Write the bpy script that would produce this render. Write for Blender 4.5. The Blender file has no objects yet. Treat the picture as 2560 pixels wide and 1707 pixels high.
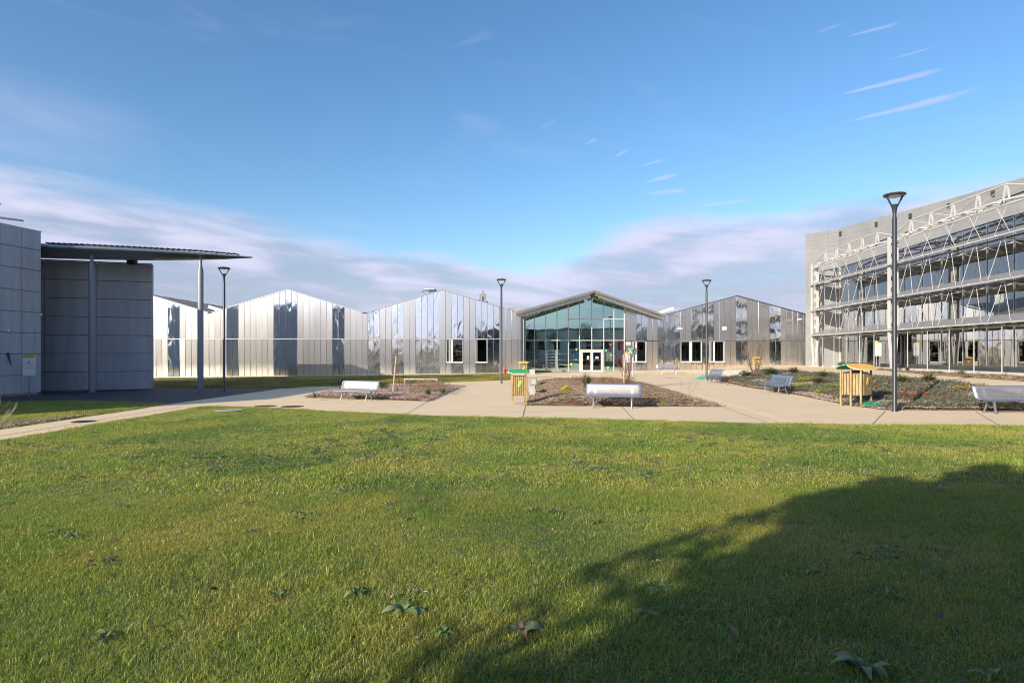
import bpy, bmesh, math, random
import numpy as np
from mathutils import Vector, Matrix, noise as mnoise
R = math.radians
rnd = random.Random(7)
SC = bpy.context.scene
COL = SC.collection

# ------------------------------------------------------------------ camera
cd = bpy.data.cameras.new('camera'); cam = bpy.data.objects.new('camera', cd); COL.objects.link(cam)
cam.location = (0, 0, 1.75); cam.rotation_euler = (R(90), 0, 0)
cd.sensor_width = 36; cd.lens = 21.09; cd.shift_y = 0.0119
cd.clip_start = .05; cd.clip_end = 3000
SC.camera = cam
SC.render.resolution_x = 1024; SC.render.resolution_y = 682

# ------------------------------------------------------------------ node helpers
class NT:
    def __init__(s, tree): s.t = tree; s.n = tree.nodes; s.l = tree.links
    def node(s, typ, **kw):
        n = s.n.new(typ)
        for k, v in kw.items(): setattr(n, k, v)
        return n
    def put(s, sock, v):
        if isinstance(v, bpy.types.NodeSocket): s.l.new(v, sock)
        else:
            if hasattr(sock.default_value, '__len__') and isinstance(v, (tuple, list)) and len(v) == 3 and len(sock.default_value) == 4: v = tuple(v) + (1,)
            sock.default_value = v
    def m(s, op, a, b=0.0, c=0.0, clamp=False):
        n = s.node('ShaderNodeMath', operation=op, use_clamp=clamp)
        s.put(n.inputs[0], a); s.put(n.inputs[1], b)
        if op in ('MULTIPLY_ADD', 'COMPARE', 'SMOOTH_MIN'): s.put(n.inputs[2], c)
        return n.outputs[0]
    def ss(s, x, a, b):
        n = s.node('ShaderNodeMapRange', interpolation_type='SMOOTHSTEP')
        s.put(n.inputs[0], x); s.put(n.inputs[1], a); s.put(n.inputs[2], b)
        s.put(n.inputs[3], 0.0); s.put(n.inputs[4], 1.0)
        return n.outputs[0]
    def rng(s, x, a, b, c, d):
        n = s.node('ShaderNodeMapRange')
        for i, v in enumerate((x, a, b, c, d)): s.put(n.inputs[i], v)
        return n.outputs[0]
    def mix(s, f, a, b, blend='MIX'):
        n = s.node('ShaderNodeMix', data_type='RGBA', blend_type=blend)
        s.put(n.inputs[0], f); s.put(n.inputs[6], a); s.put(n.inputs[7], b)
        return n.outputs[2]
    def noise(s, vec, scale, detail=2.0, rough=.5, dist=0.0, out=0):
        n = s.node('ShaderNodeTexNoise')
        if vec is not None: s.put(n.inputs['Vector'], vec)
        s.put(n.inputs['Scale'], scale); s.put(n.inputs['Detail'], detail)
        s.put(n.inputs['Roughness'], rough); s.put(n.inputs['Distortion'], dist)
        return n.outputs[out]
    def vmul(s, v, k):
        n = s.node('ShaderNodeVectorMath', operation='MULTIPLY'); s.put(n.inputs[0], v); n.inputs[1].default_value = k
        return n.outputs[0]
    def xyz(s, v):
        n = s.node('ShaderNodeSeparateXYZ'); s.put(n.inputs[0], v); return n.outputs
    def comb(s, x, y, z):
        n = s.node('ShaderNodeCombineXYZ'); s.put(n.inputs[0], x); s.put(n.inputs[1], y); s.put(n.inputs[2], z); return n.outputs[0]

# ------------------------------------------------------------------ world: sky + cirrus and low cloud banks
SUN_EL = R(20.0)
SUN_AZV = (-.69, -.724)                      # horizontal direction towards the sun
w = bpy.data.worlds.new('World'); SC.world = w; w.use_nodes = True
T_ = NT(w.node_tree); T_.n.clear()
sky = T_.node('ShaderNodeTexSky', sky_type='NISHITA'); sky.sun_disc = False
sky.sun_elevation = SUN_EL; sky.sun_rotation = math.atan2(SUN_AZV[0], SUN_AZV[1])
sky.altitude = 100; sky.air_density = 1.0; sky.dust_density = 1.3; sky.ozone_density = 2.6
tc = T_.node('ShaderNodeTexCoord')
dx, dy, dz = T_.xyz(tc.outputs['Generated'])
az = T_.m('MULTIPLY', T_.m('ARCTAN2', dx, dy), 57.2958)
el = T_.m('MULTIPLY', T_.m('ARCSINE', dz), 57.2958)
# wispy coordinates: stretched horizontally, tilted slightly
vv = T_.comb(T_.m('MULTIPLY', az, .045), T_.m('MULTIPLY_ADD', el, .23, T_.m('MULTIPLY', az, .018)), T_.m('MULTIPLY', dy, .7))
n1 = T_.noise(vv, 1.1, 6, .55, .5)
n2 = T_.noise(vv, 2.6, 4, .5, .3)
v3 = T_.comb(T_.m('MULTIPLY', az, .30), T_.m('MULTIPLY_ADD', el, 1.7, T_.m('MULTIPLY', az, -.25)), 3.0)
n3 = T_.noise(v3, 1.0, 4, .6, .4)
# upper limit of the cloud bank as a function of azimuth
fc = T_.node('ShaderNodeFloatCurve'); cu = fc.mapping.curves[0]
pts = [(-180, 24), (-140, 26), (-90, 20), (-62, 14.8), (-40, 13.8), (-30, 12.8), (-17, 10.6), (-12, 9.8), (-7, 9.8), (-1, 8.4), (3, 9.0), (7.0, 10.8), (11, 12.6), (16, 13.2), (22, 12.4), (35, 13.2), (60, 15), (100, 20), (180, 24)]
P = [((a + 180) / 360, e / 30) for a, e in pts]
cu.points[0].location = P[0]; cu.points[1].location = P[-1]
for p in P[1:-1]: cu.points.new(*p)
fc.mapping.update()
T_.put(fc.inputs[1], T_.m('DIVIDE', T_.m('ADD', az, 180), 360))
lim = T_.m('MULTIPLY', fc.outputs[0], 30.0)
lim = T_.m('ADD', lim, T_.m('MULTIPLY', T_.m('SUBTRACT', n1, .5), 5.0))
bank = T_.ss(T_.m('SUBTRACT', lim, el), -.4, 2.4)
hole = T_.ss(T_.m('ADD', n2, T_.m('MULTIPLY', T_.ss(el, 0, 5), -.0)), .30, .62)
bank = T_.m('MULTIPLY', bank, T_.rng(hole, 0, 1, .70, .94))
# veil of thin cirrus between 12 and 22 degrees on the left, faint everywhere
veil = T_.m('MULTIPLY', T_.ss(T_.m('ADD', n1, T_.m('MULTIPLY', n3, .15)), .62, 1.05), T_.rng(T_.ss(el, 14, 32), 0, 1, .35, .12))
lv = T_.m('MULTIPLY', T_.m('MULTIPLY', T_.ss(el, 13, 15.5), T_.m('SUBTRACT', 1, T_.ss(el, 16.5, 21))), T_.m('SUBTRACT', 1, T_.ss(T_.m('ABSOLUTE', T_.m('ADD', az, 46)), 7, 17)))
veil = T_.m('ADD', veil, T_.m('MULTIPLY', lv, T_.m('MULTIPLY', T_.ss(n1, .3, .75), .42)))
# short wind-drawn streaks: (azimuth, elevation, half length, half height, tilt, strength)
streaks = [(32.0, 20.9, 3.3, .24, 3, .62), (33.2, 18.9, 3.9, .30, 4, .66), (31.0, 24.8, 1.6, .16, 1, .42), (33.6, 22.6, 1.5, .09, 4, .45), (27.8, 25.6, 1.0, .16, 8, .22),
           (13.9, 15.8, 1.6, .26, 10, .6), (13.2, 17.2, 1.1, .15, 12, .42), (14.2, 14.6, 2.1, .30, 1, .62), (18.6, 13.3, 2.8, .20, 2, .6), (10.2, 18.1, .7, .2, 24, .4),
           (7.5, 19.3, .6, .2, 20, .3), (3.3, 20.8, .9, .26, 25, .16), (-3.6, 27.6, 1.9, .5, 18, .10), (-7.5, 31.8, 2.0, .4, 12, .15), (12.6, 23.2, 1.4, .8, -30, .05), (14.0, 21.9, 1.6, .8, -25, .04),
           (62, 24, 4, .4, 14, .7), (75, 19, 5, .5, 12, .7), (-75, 22, 5, .5, 14, .6), (110, 26, 5, .4, 10, .6), (-120, 30, 5, .4, 14, .6), (160, 22, 6, .5, 12, .6)]
tot = None
for (a0, e0, la, le, ti, st) in streaks:
    a_ = T_.m('MULTIPLY', T_.m('SUBTRACT', az, a0), math.cos(R(e0))); e_ = T_.m('SUBTRACT', el, e0)
    c, s_ = math.cos(R(ti)), math.sin(R(ti))
    u = T_.m('DIVIDE', T_.m('ADD', T_.m('MULTIPLY', a_, c), T_.m('MULTIPLY', e_, s_)), la)
    v = T_.m('DIVIDE', T_.m('SUBTRACT', T_.m('MULTIPLY', e_, c), T_.m('MULTIPLY', a_, s_)), le)
    # narrower to the left end
    v = T_.m('DIVIDE', v, T_.rng(u, -1, 1, .3, 1.15))
    r2 = T_.m('ADD', T_.m('MULTIPLY', u, u), T_.m('MULTIPLY', v, v))
    r2 = T_.m('ADD', r2, T_.m('MULTIPLY', T_.m('SUBTRACT', n3, .5), 2.6))
    k = T_.m('MULTIPLY', T_.m('SUBTRACT', 1, T_.ss(r2, 0, 1.35)), st * .68)
    tot = k if tot is None else T_.m('MAXIMUM', tot, k)
cl = T_.m('MAXIMUM', bank, T_.m('MAXIMUM', veil, tot))
cl = T_.m('MULTIPLY', cl, T_.ss(dz, -.02, .02), clamp=True)
lum = T_.rng(T_.ss(T_.m('ADD', n2, T_.m('MULTIPLY', T_.m('SUBTRACT', lim, el), -.028)), .18, .6), 0, 1, .70, 1.0)
# clouds near the sun are brighter (forward scattering)
sv = Vector((SUN_AZV[0] * math.cos(SUN_EL), SUN_AZV[1] * math.cos(SUN_EL), math.sin(SUN_EL)))
dt = T_.node('ShaderNodeVectorMath', operation='DOT_PRODUCT'); T_.put(dt.inputs[0], tc.outputs['Generated']); dt.inputs[1].default_value = sv
fw = T_.m('MULTIPLY_ADD', T_.m('POWER', T_.m('MAXIMUM', dt.outputs['Value'], 0), 5), 3.0, 1.0)
hs = T_.node('ShaderNodeHueSaturation'); T_.put(hs.inputs['Color'], sky.outputs[0]); hs.inputs['Saturation'].default_value = 1.17; hs.inputs['Value'].default_value = .95
ccol = T_.mix(T_.ss(lum, .7, 1.0), (2.75, 3.0, 4.0), (3.4, 3.4, 4.35))
ccol2 = T_.node('ShaderNodeVectorMath', operation='SCALE'); T_.put(ccol2.inputs[0], ccol); T_.put(ccol2.inputs['Scale'], T_.m('MULTIPLY', fw, lum))
mixc = T_.mix(cl, hs.outputs[0], ccol2.outputs[0])
bg = T_.node('ShaderNodeBackground'); T_.put(bg.inputs[0], mixc); bg.inputs[1].default_value = .118
ow = T_.node('ShaderNodeOutputWorld'); T_.l.new(bg.outputs[0], ow.inputs[0])

sd = bpy.data.lights.new('sun', 'SUN'); so = bpy.data.objects.new('sun', sd); COL.objects.link(so)
sd.energy = 3.8; sd.angle = R(.53); sd.color = (1.0, .875, .70)
so.rotation_euler = (-sv).to_track_quat('-Z', 'Y').to_euler(); so.location = (-30, -30, 30)
SC.view_settings.view_transform = 'Standard'; SC.view_settings.look = 'None'
SC.view_settings.exposure = 0.92; SC.view_settings.gamma = 1.0; SC.view_settings.use_curve_mapping = False
SC.cycles.sample_clamp_indirect = 6.0; SC.cycles.max_bounces = 10; SC.cycles.transparent_max_bounces = 24
SC.cycles.use_denoising = True; SC.cycles.filter_width = 1.05; SC.cycles.denoising_prefilter = 'ACCURATE'; SC.cycles.glossy_bounces = 5; SC.cycles.diffuse_bounces = 3

# ------------------------------------------------------------------ materials
def mat(name, col, rough=.6, metal=0.0, var=0.0, vscale=3.0, bump=0.0, bscale=40.0, spec=None, stretch=(1, 1, 1), coords='Object'):
    m = bpy.data.materials.new(name); m.use_nodes = True; t = NT(m.node_tree); b = t.n['Principled BSDF']
    tcn = t.node('ShaderNodeTexCoord'); src = tcn.outputs['Object']
    if coords == 'World': src = t.node('ShaderNodeNewGeometry').outputs['Position']
    if var:
        f = t.noise(t.vmul(src, stretch), vscale, 5, .6)
        lo = tuple(max(0, c * (1 - var)) for c in col[:3]); hi = tuple(min(1, c * (1 + var)) for c in col[:3])
        t.put(b.inputs['Base Color'], t.mix(t.ss(f, .3, .7), lo, hi))
    else: t.put(b.inputs['Base Color'], tuple(col[:3]))
    b.inputs['Roughness'].default_value = rough; b.inputs['Metallic'].default_value = metal
    if spec is not None: b.inputs['Specular IOR Level'].default_value = spec
    if bump:
        bn = t.node('ShaderNodeBump'); bn.inputs['Strength'].default_value = bump; bn.inputs['Distance'].default_value = .01
        t.put(bn.inputs['Height'], t.noise(t.vmul(src, stretch), bscale, 4, .6)); t.l.new(bn.outputs[0], b.inputs['Normal'])
    return m
M = {}
M['paint_dark'] = mat('dark_grey_paint', (.045, .052, .06), .38, .3)
M['shade'] = mat('shade_louvre', (.27, .275, .285), .5, .2)
M['frame'] = mat('window_frame', (.50, .50, .50), .45)
M['white'] = mat('white_paint', (.72, .72, .70), .45, var=.05)
M['offwhite'] = mat('offwhite_steel', (.46, .455, .445), .42, var=.05)
M['wood'] = mat('pine_wood', (.37, .265, .13), .7, var=.34, vscale=9, stretch=(3, 3, .35), bump=.2)
M['stake'] = mat('stake_wood', (.5, .42, .25), .7, var=.2)
M['green_leaf'] = mat('green_board', (.03, .33, .13), .4, var=.08)
M['teal_leaf'] = mat('teal_board', (.04, .42, .26), .4, var=.06)
M['lime'] = mat('lime_board', (.28, .56, .10), .4)
M['orange'] = mat('orange_board', (.74, .40, .05), .42, var=.08, vscale=5)
M['yellow'] = mat('yellow_board', (.78, .52, .05), .42)
M['edge'] = mat('pale_edge', (.62, .62, .5), .5)
M['red'] = mat('red_paint', (.55, .03, .035), .35)
M['black'] = mat('black_plastic', (.015, .015, .017), .5)
M['concrete_white'] = mat('cast_stone', (.42, .40, .38), .8, var=.08, vscale=4, bump=.15)
M['roofing'] = mat('roofing_sheet', (.17, .155, .145), .7, var=.15, vscale=1.2)
M['fascia'] = mat('fascia_sheet', (.22, .225, .235), .55, var=.05)
M['galv'] = mat('galvanised', (.42, .44, .46), .42, .7, var=.1)
M['galv_dark'] = mat('galvanised_trim', (.10, .11, .12), .4, .6)
M['bark'] = mat('bark', (.14, .09, .065), .85, var=.3, vscale=8)
M['redbark'] = mat('red_bark', (.17, .055, .05), .7, var=.3, vscale=8)
M['palebark'] = mat('pale_bark', (.42, .36, .28), .8, var=.2)
M['tiles'] = mat('stone_blocks', (.50, .47, .42), .85, var=.12, vscale=3, bump=.2)
M['plinth'] = mat('plinth_concrete', (.20, .19, .175), .85, var=.25, vscale=1.5, bump=.2)
M['interior'] = mat('interior_paint', (.26, .27, .265), .8, var=.15, vscale=.6)
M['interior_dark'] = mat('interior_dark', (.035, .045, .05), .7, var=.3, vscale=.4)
M['baffle'] = mat('pale_green_baffle', (.46, .52, .40), .7)
M['soffit'] = mat('pale_soffit', (.66, .70, .56), .6, var=.04)
M['pendant'] = mat('cream_enamel', (.6, .58, .44), .4)
M['rear_wall'] = mat('rendered_wall', (.66, .64, .60), .85, var=.08, vscale=.7)
M['sign_white'] = mat('sign_white', (.74, .75, .76), .35)
M['sign_yellow'] = mat('sign_yellow', (.72, .60, .03), .4)
M['sign_ink'] = mat('sign_ink', (.05, .055, .06), .5)
M['safety_green'] = mat('safety_green', (.0, .17, .10), .4)
M['rust'] = mat('rusted_iron', (.13, .06, .04), .8, .3, var=.3, vscale=20)
M['iron'] = mat('cast_iron', (.06, .06, .065), .7, .4, var=.3, vscale=20)

def mk_panel_concrete():
    m = mat('grey_cladding', (.40, .435, .475), .62, .0, var=.10, vscale=1.2, bump=.05, bscale=90, stretch=(2.5, 2.5, .35))
    return m
M['cladding'] = mk_panel_concrete()
M['cladding2'] = mat('grey_cladding_wide', (.34, .375, .42), .6, .0, var=.10, vscale=.9, bump=.05, bscale=90, stretch=(2.5, 2.5, .35))
M['canopy_metal'] = mat('canopy_metal', (.36, .38, .40), .32, .75, var=.05)
M['column_paint'] = mat('column_paint', (.20, .225, .26), .4, .1)

def steel(name, rough, bumpS, bumpScale, col):
    m = bpy.data.materials.new(name); m.use_nodes = True; t = NT(m.node_tree); b = t.n['Principled BSDF']
    g = t.node('ShaderNodeNewGeometry').outputs['Position']
    oi = t.node('ShaderNodeObjectInfo').outputs['Random']
    b.inputs['Metallic'].default_value = 1.0
    v = t.vmul(g, (1, 1, 1))
    ad = t.node('ShaderNodeVectorMath', operation='ADD'); t.put(ad.inputs[0], v); t.put(ad.inputs[1], t.comb(t.m('MULTIPLY', oi, 31), 0, t.m('MULTIPLY', oi, 17)))
    h = t.noise(t.vmul(ad.outputs[0], (1, 1, .55)), bumpScale, 1.5, .4, .6)
    bn = t.node('ShaderNodeBump'); bn.inputs['Strength'].default_value = 1; bn.inputs['Distance'].default_value = bumpS
    t.put(bn.inputs['Height'], h); t.l.new(bn.outputs[0], b.inputs['Normal'])
    b.inputs['Anisotropic'].default_value = 0
    gr = t.noise(t.vmul(g, (3, 3, .5)), 2, 5, .6)
    z = t.xyz(g)[2]
    dirt = t.m('MULTIPLY', t.m('SUBTRACT', 1, t.ss(t.m('ADD', z, t.m('MULTIPLY', gr, -.9)), -.9, .55)), .5)
    base = t.mix(t.ss(gr, .3, .75), tuple(c * .97 for c in col), col)
    base = t.mix(t.m('MULTIPLY', oi, .10), base, (.5, .47, .43))
    t.put(b.inputs['Base Color'], t.mix(dirt, base, (.36, .35, .27)))
    t.put(b.inputs['Roughness'], t.m('ADD', rough, t.m('MULTIPLY', dirt, .35)))
    return m
M['satin'] = steel('satin_stainless', .265, .003, .5, (.77, .75, .72))
M['mirror'] = steel('mirror_stainless', .07, .016, 1.5, (.86, .87, .87))
M['joint'] = mat('bright_joint', (.75, .73, .70), .35, .8)
M['brushed'] = mat('brushed_steel', (.42, .42, .44), .33, .9, var=.05)

def perforated():
    m = bpy.data.materials.new('perforated_steel'); m.use_nodes = True; t = NT(m.node_tree); b = t.n['Principled BSDF']
    b.inputs['Metallic'].default_value = .75; b.inputs['Roughness'].default_value = .42; t.put(b.inputs['Base Color'], (.50, .49, .50))
    x, y, z = t.xyz(t.node('ShaderNodeTexCoord').outputs['Object'])
    ax = t.m('ABSOLUTE', x)
    inA = t.m('MULTIPLY', t.m('LESS_THAN', ax, .60), 1.0)
    inB = t.m('MULTIPLY', t.m('GREATER_THAN', ax, .70), t.m('LESS_THAN', ax, .88))
    inx = t.m('ADD', inA, inB, clamp=True)
    inz = t.m('ADD', t.m('MULTIPLY', t.m('GREATER_THAN', z, .47), t.m('LESS_THAN', z, .74)), t.m('MULTIPLY', t.m('LESS_THAN', y, .05), t.m('GREATER_THAN', y, -.24)), clamp=True)
    k = math.pi / .0125
    # hexagonal holes: distance measured with three cosine waves, coordinate along the sheet
    s_ = t.m('ADD', z, t.m('MULTIPLY', y, .8))
    w1 = t.m('COSINE', t.m('MULTIPLY', s_, 2 * k)); 
    w2 = t.m('COSINE', t.m('ADD', t.m('MULTIPLY', s_, k), t.m('MULTIPLY', x, 1.732 * k)))
    w3 = t.m('COSINE', t.m('SUBTRACT', t.m('MULTIPLY', s_, k), t.m('MULTIPLY', x, 1.732 * k)))
    hole = t.m('GREATER_THAN', t.m('ADD', w1, t.m('ADD', w2, w3)), -.6)
    f = t.m('MULTIPLY', hole, t.m('MULTIPLY', inx, inz))
    tr = t.node('ShaderNodeBsdfTransparent'); mx = t.node('ShaderNodeMixShader')
    t.put(mx.inputs[0], f); t.l.new(b.outputs[0], mx.inputs[1]); t.l.new(tr.outputs[0], mx.inputs[2])
    t.l.new(mx.outputs[0], t.n['Material Output'].inputs[0])
    return m
M['perf'] = perforated()

def glass(name, tint, refl, rough=.0, wob=.0, gc=(.92, .96, .97)):
    m = bpy.data.materials.new(name); m.use_nodes = True; t = NT(m.node_tree); t.n.remove(t.n['Principled BSDF'])
    tr = t.node('ShaderNodeBsdfTransparent'); t.put(tr.inputs[0], tint)
    gl = t.node('ShaderNodeBsdfGlossy'); gl.inputs['Roughness'].default_value = rough; t.put(gl.inputs[0], gc)
    if wob:
        bn = t.node('ShaderNodeBump'); bn.inputs['Distance'].default_value = wob; bn.inputs['Strength'].default_value = 1
        t.put(bn.inputs['Height'], t.noise(t.node('ShaderNodeNewGeometry').outputs['Position'], .8, 1, .4)); t.l.new(bn.outputs[0], gl.inputs['Normal'])
    fr = t.node('ShaderNodeFresnel'); fr.inputs[0].default_value = 1.5
    f = t.m('ADD', t.m('MULTIPLY', fr.outputs[0], 1.0), refl, clamp=True)
    mx = t.node('ShaderNodeMixShader'); t.put(mx.inputs[0], f); t.l.new(tr.outputs[0], mx.inputs[1]); t.l.new(gl.outputs[0], mx.inputs[2])
    t.l.new(mx.outputs[0], t.n['Material Output'].inputs[0])
    return m
M['glass_teal'] = glass('tinted_glass', (.50, .74, .70), .60, wob=.003, gc=(.68, .95, .87))
M['glass_grey'] = glass('clear_glass', (.72, .77, .77), .34, wob=.0022)
M['glass_dark'] = glass('window_glass', (.35, .38, .36), .06)

def board_concrete():
    m = bpy.data.materials.new('board_marked_concrete'); m.use_nodes = True; t = NT(m.node_tree); b = t.n['Principled BSDF']
    g = t.node('ShaderNodeNewGeometry').outputs['Position']
    a = t.noise(t.vmul(g, (.35, .35, 5)), 1.2, 5, .7); c = t.noise(g, .35, 5, .65, .5)
    col = t.mix(t.ss(c, .38, .7), (.225, .232, .236), (.175, .183, .19))
    col = t.mix(t.m('MULTIPLY', t.ss(a, .35, .7), .45), col, (.27, .276, .276))
    st = t.noise(t.vmul(g, (2.2, 2.2, .12)), 1.3, 4, .6)
    col = t.mix(t.m('MULTIPLY', t.ss(st, .58, .75), .35), col, (.13, .133, .137))
    z = t.xyz(g)[2]
    jt = t.m('LESS_THAN', t.m('FRACT', t.m('DIVIDE', z, .42)), .035)
    col = t.mix(t.m('MULTIPLY', jt, .28), col, (.11, .11, .11))
    t.put(b.inputs['Base Color'], col); b.inputs['Roughness'].default_value = .85
    return m
M['board'] = board_concrete()

def ground_mat(name, c1, c2, c3, s1, s2, bump=.4, bscale=60, streak=None):
    m = bpy.data.materials.new(name); m.use_nodes = True; t = NT(m.node_tree); b = t.n['Principled BSDF']
    g = t.node('ShaderNodeNewGeometry').outputs['Position']
    a = t.noise(g, s1, 6, .6); c = t.noise(g, s2, 4, .7)
    col = t.mix(t.ss(a, .32, .68), c1, c2); col = t.mix(t.m('MULTIPLY', t.ss(c, .5, .75), .6), col, c3)
    if streak:
        s_ = t.noise(t.vmul(g, (.25, 1.6, 1)), 1.2, 5, .65, .8); col = t.mix(t.m('MULTIPLY', t.ss(s_, .5, .8), .6), col, streak)
        d_ = t.noise(g, 6.5, 3, .6); col = t.mix(t.m('MULTIPLY', t.ss(d_, .66, .78), .5), col, tuple(x * .5 for x in streak))
    t.put(b.inputs['Base Color'], col); b.inputs['Roughness'].default_value = .9
    bn = t.node('ShaderNodeBump'); bn.inputs['Strength'].default_value = bump; bn.inputs['Distance'].default_value = .01
    t.put(bn.inputs['Height'], t.noise(g, bscale, 4, .7)); t.l.new(bn.outputs[0], b.inputs['Normal'])
    return m
M['paving'] = ground_mat('swept_concrete_paving', (.74, .57, .36), (.69, .535, .34), (.78, .625, .41), .35, 3.0, .25, 45, streak=(.55, .40, .225))
M['paving2'] = ground_mat('pale_paving_band', (.80, .60, .36), (.76, .57, .345), (.82, .64, .40), 1.2, 4.0, .2, 45)
M['asphalt'] = ground_mat('asphalt', (.060, .058, .062), (.047, .046, .05), (.085, .083, .088), .5, 5.0, .6, 80, streak=(.095, .092, .095))
M['mulch'] = ground_mat('mulch_soil', (.10, .075, .05), (.075, .055, .038), (.14, .11, .075), 2.0, 14.0, .8, 30)
M['soil'] = ground_mat('lawn_soil', (.085, .105, .022), (.07, .09, .018), (.12, .10, .035), .5, 6.0, .6, 50)
M['far'] = ground_mat('far_ground', (.09, .10, .04), (.08, .09, .035), (.12, .11, .06), .02, .2, .2, 3)

def tint_mat(name, c1, c2, scale=.5, rough=.6, trans=.25, dark=None, straw=None):
    """vegetation: hue varies over the place and per blade through the mesh attribute 'tint'"""
    m = bpy.data.materials.new(name); m.use_nodes = True; t = NT(m.node_tree); b = t.n['Principled BSDF']
    g = t.node('ShaderNodeNewGeometry').outputs['Position']
    a = t.noise(g, scale, 4, .6, .4)
    at = t.node('ShaderNodeAttribute', attribute_name='tint'); tv = at.outputs['Fac']
    col = t.mix(t.ss(a, .36, .64), c1, c2)
    if dark is not None:
        d = t.noise(g, scale * .45, 3, .6, .3); col = t.mix(t.m('MULTIPLY', t.ss(d, .46, .62), .85), col, dark)
    col = t.mix(1.0, col, t.comb(t.rng(tv, 0, 1, .45, 1.75), t.rng(tv, 0, 1, .5, 1.6), t.rng(tv, 0, 1, .5, 1.9)), 'MULTIPLY')
    if straw is not None:
        sn = t.noise(g, scale * 1.6, 3, .6); th = t.rng(sn, .35, .7, .95, .70)
        col = t.mix(t.m('MULTIPLY', t.m('GREATER_THAN', tv, th), .85), col, straw)
    t.put(b.inputs['Base Color'], col); b.inputs['Roughness'].default_value = rough; b.inputs['Specular IOR Level'].default_value = .5
    tl = t.node('ShaderNodeBsdfTranslucent'); t.put(tl.inputs[0], col)
    mx = t.node('ShaderNodeMixShader'); mx.inputs[0].default_value = trans
    t.l.new(b.outputs[0], mx.inputs[1]); t.l.new(tl.outputs[0], mx.inputs[2]); t.l.new(mx.outputs[0], t.n['Material Output'].inputs[0])
    return m
M['grass'] = tint_mat('lawn_grass', (.25, .355, .042), (.40, .405, .066), .5, .40, .38, dark=(.135, .25, .034), straw=(.68, .58, .26))
M['grass2'] = tint_mat('strip_grass', (.26, .27, .03), (.32, .27, .04), .6, .5, .2, dark=(.07, .10, .018), straw=(.22, .18, .07))
M['weed'] = tint_mat('weed_leaf', (.12, .19, .04), (.15, .22, .06), 2, .45, .2)
M['clover'] = tint_mat('clover_leaf', (.11, .17, .07), (.15, .20, .10), 2, .4, .15)
M['chips'] = tint_mat('wood_chips', (.25, .185, .115), (.20, .155, .10), 3, .8, .0)
M['stones'] = tint_mat('chipped_mulch_grey', (.26, .205, .14), (.21, .17, .125), 3, .8, .0)
M['sedge'] = tint_mat('sedge_leaf', (.10, .135, .03), (.13, .14, .045), 2, .5, .2)
M['darkshrub'] = tint_mat('dark_shrub_leaf', (.02, .045, .018), (.03, .055, .02), 2, .4, .15)
M['euph_y'] = tint_mat('yellow_flower', (.62, .50, .02), (.50, .46, .03), 9, .5, .2)
M['lime_plant'] = tint_mat('lime_sedum', (.27, .33, .03), (.19, .26, .03), 4, .5, .2)
M['greygreen'] = tint_mat('grey_green_leaf', (.16, .18, .115), (.12, .15, .09), 2, .6, .15)
M['olive'] = tint_mat('olive_leaf', (.15, .135, .065), (.17, .115, .06), 2, .6, .15)
M['redsedum'] = tint_mat('red_sedum', (.22, .05, .035), (.25, .11, .05), 4, .5, .15)
M['brown'] = tint_mat('withered_leaf', (.26, .15, .085), (.30, .20, .10), 4, .7, .15)
M['yellowing'] = tint_mat('yellowing_leaf', (.34, .24, .05), (.28, .22, .05), 4, .6, .15)
M['greenbush'] = tint_mat('green_bush_leaf', (.07, .13, .03), (.10, .15, .04), 4, .5, .15)
M['farleaf'] = tint_mat('distant_tree_leaf', (.05, .055, .03), (.07, .06, .035), .3, .7, .1)

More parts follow.
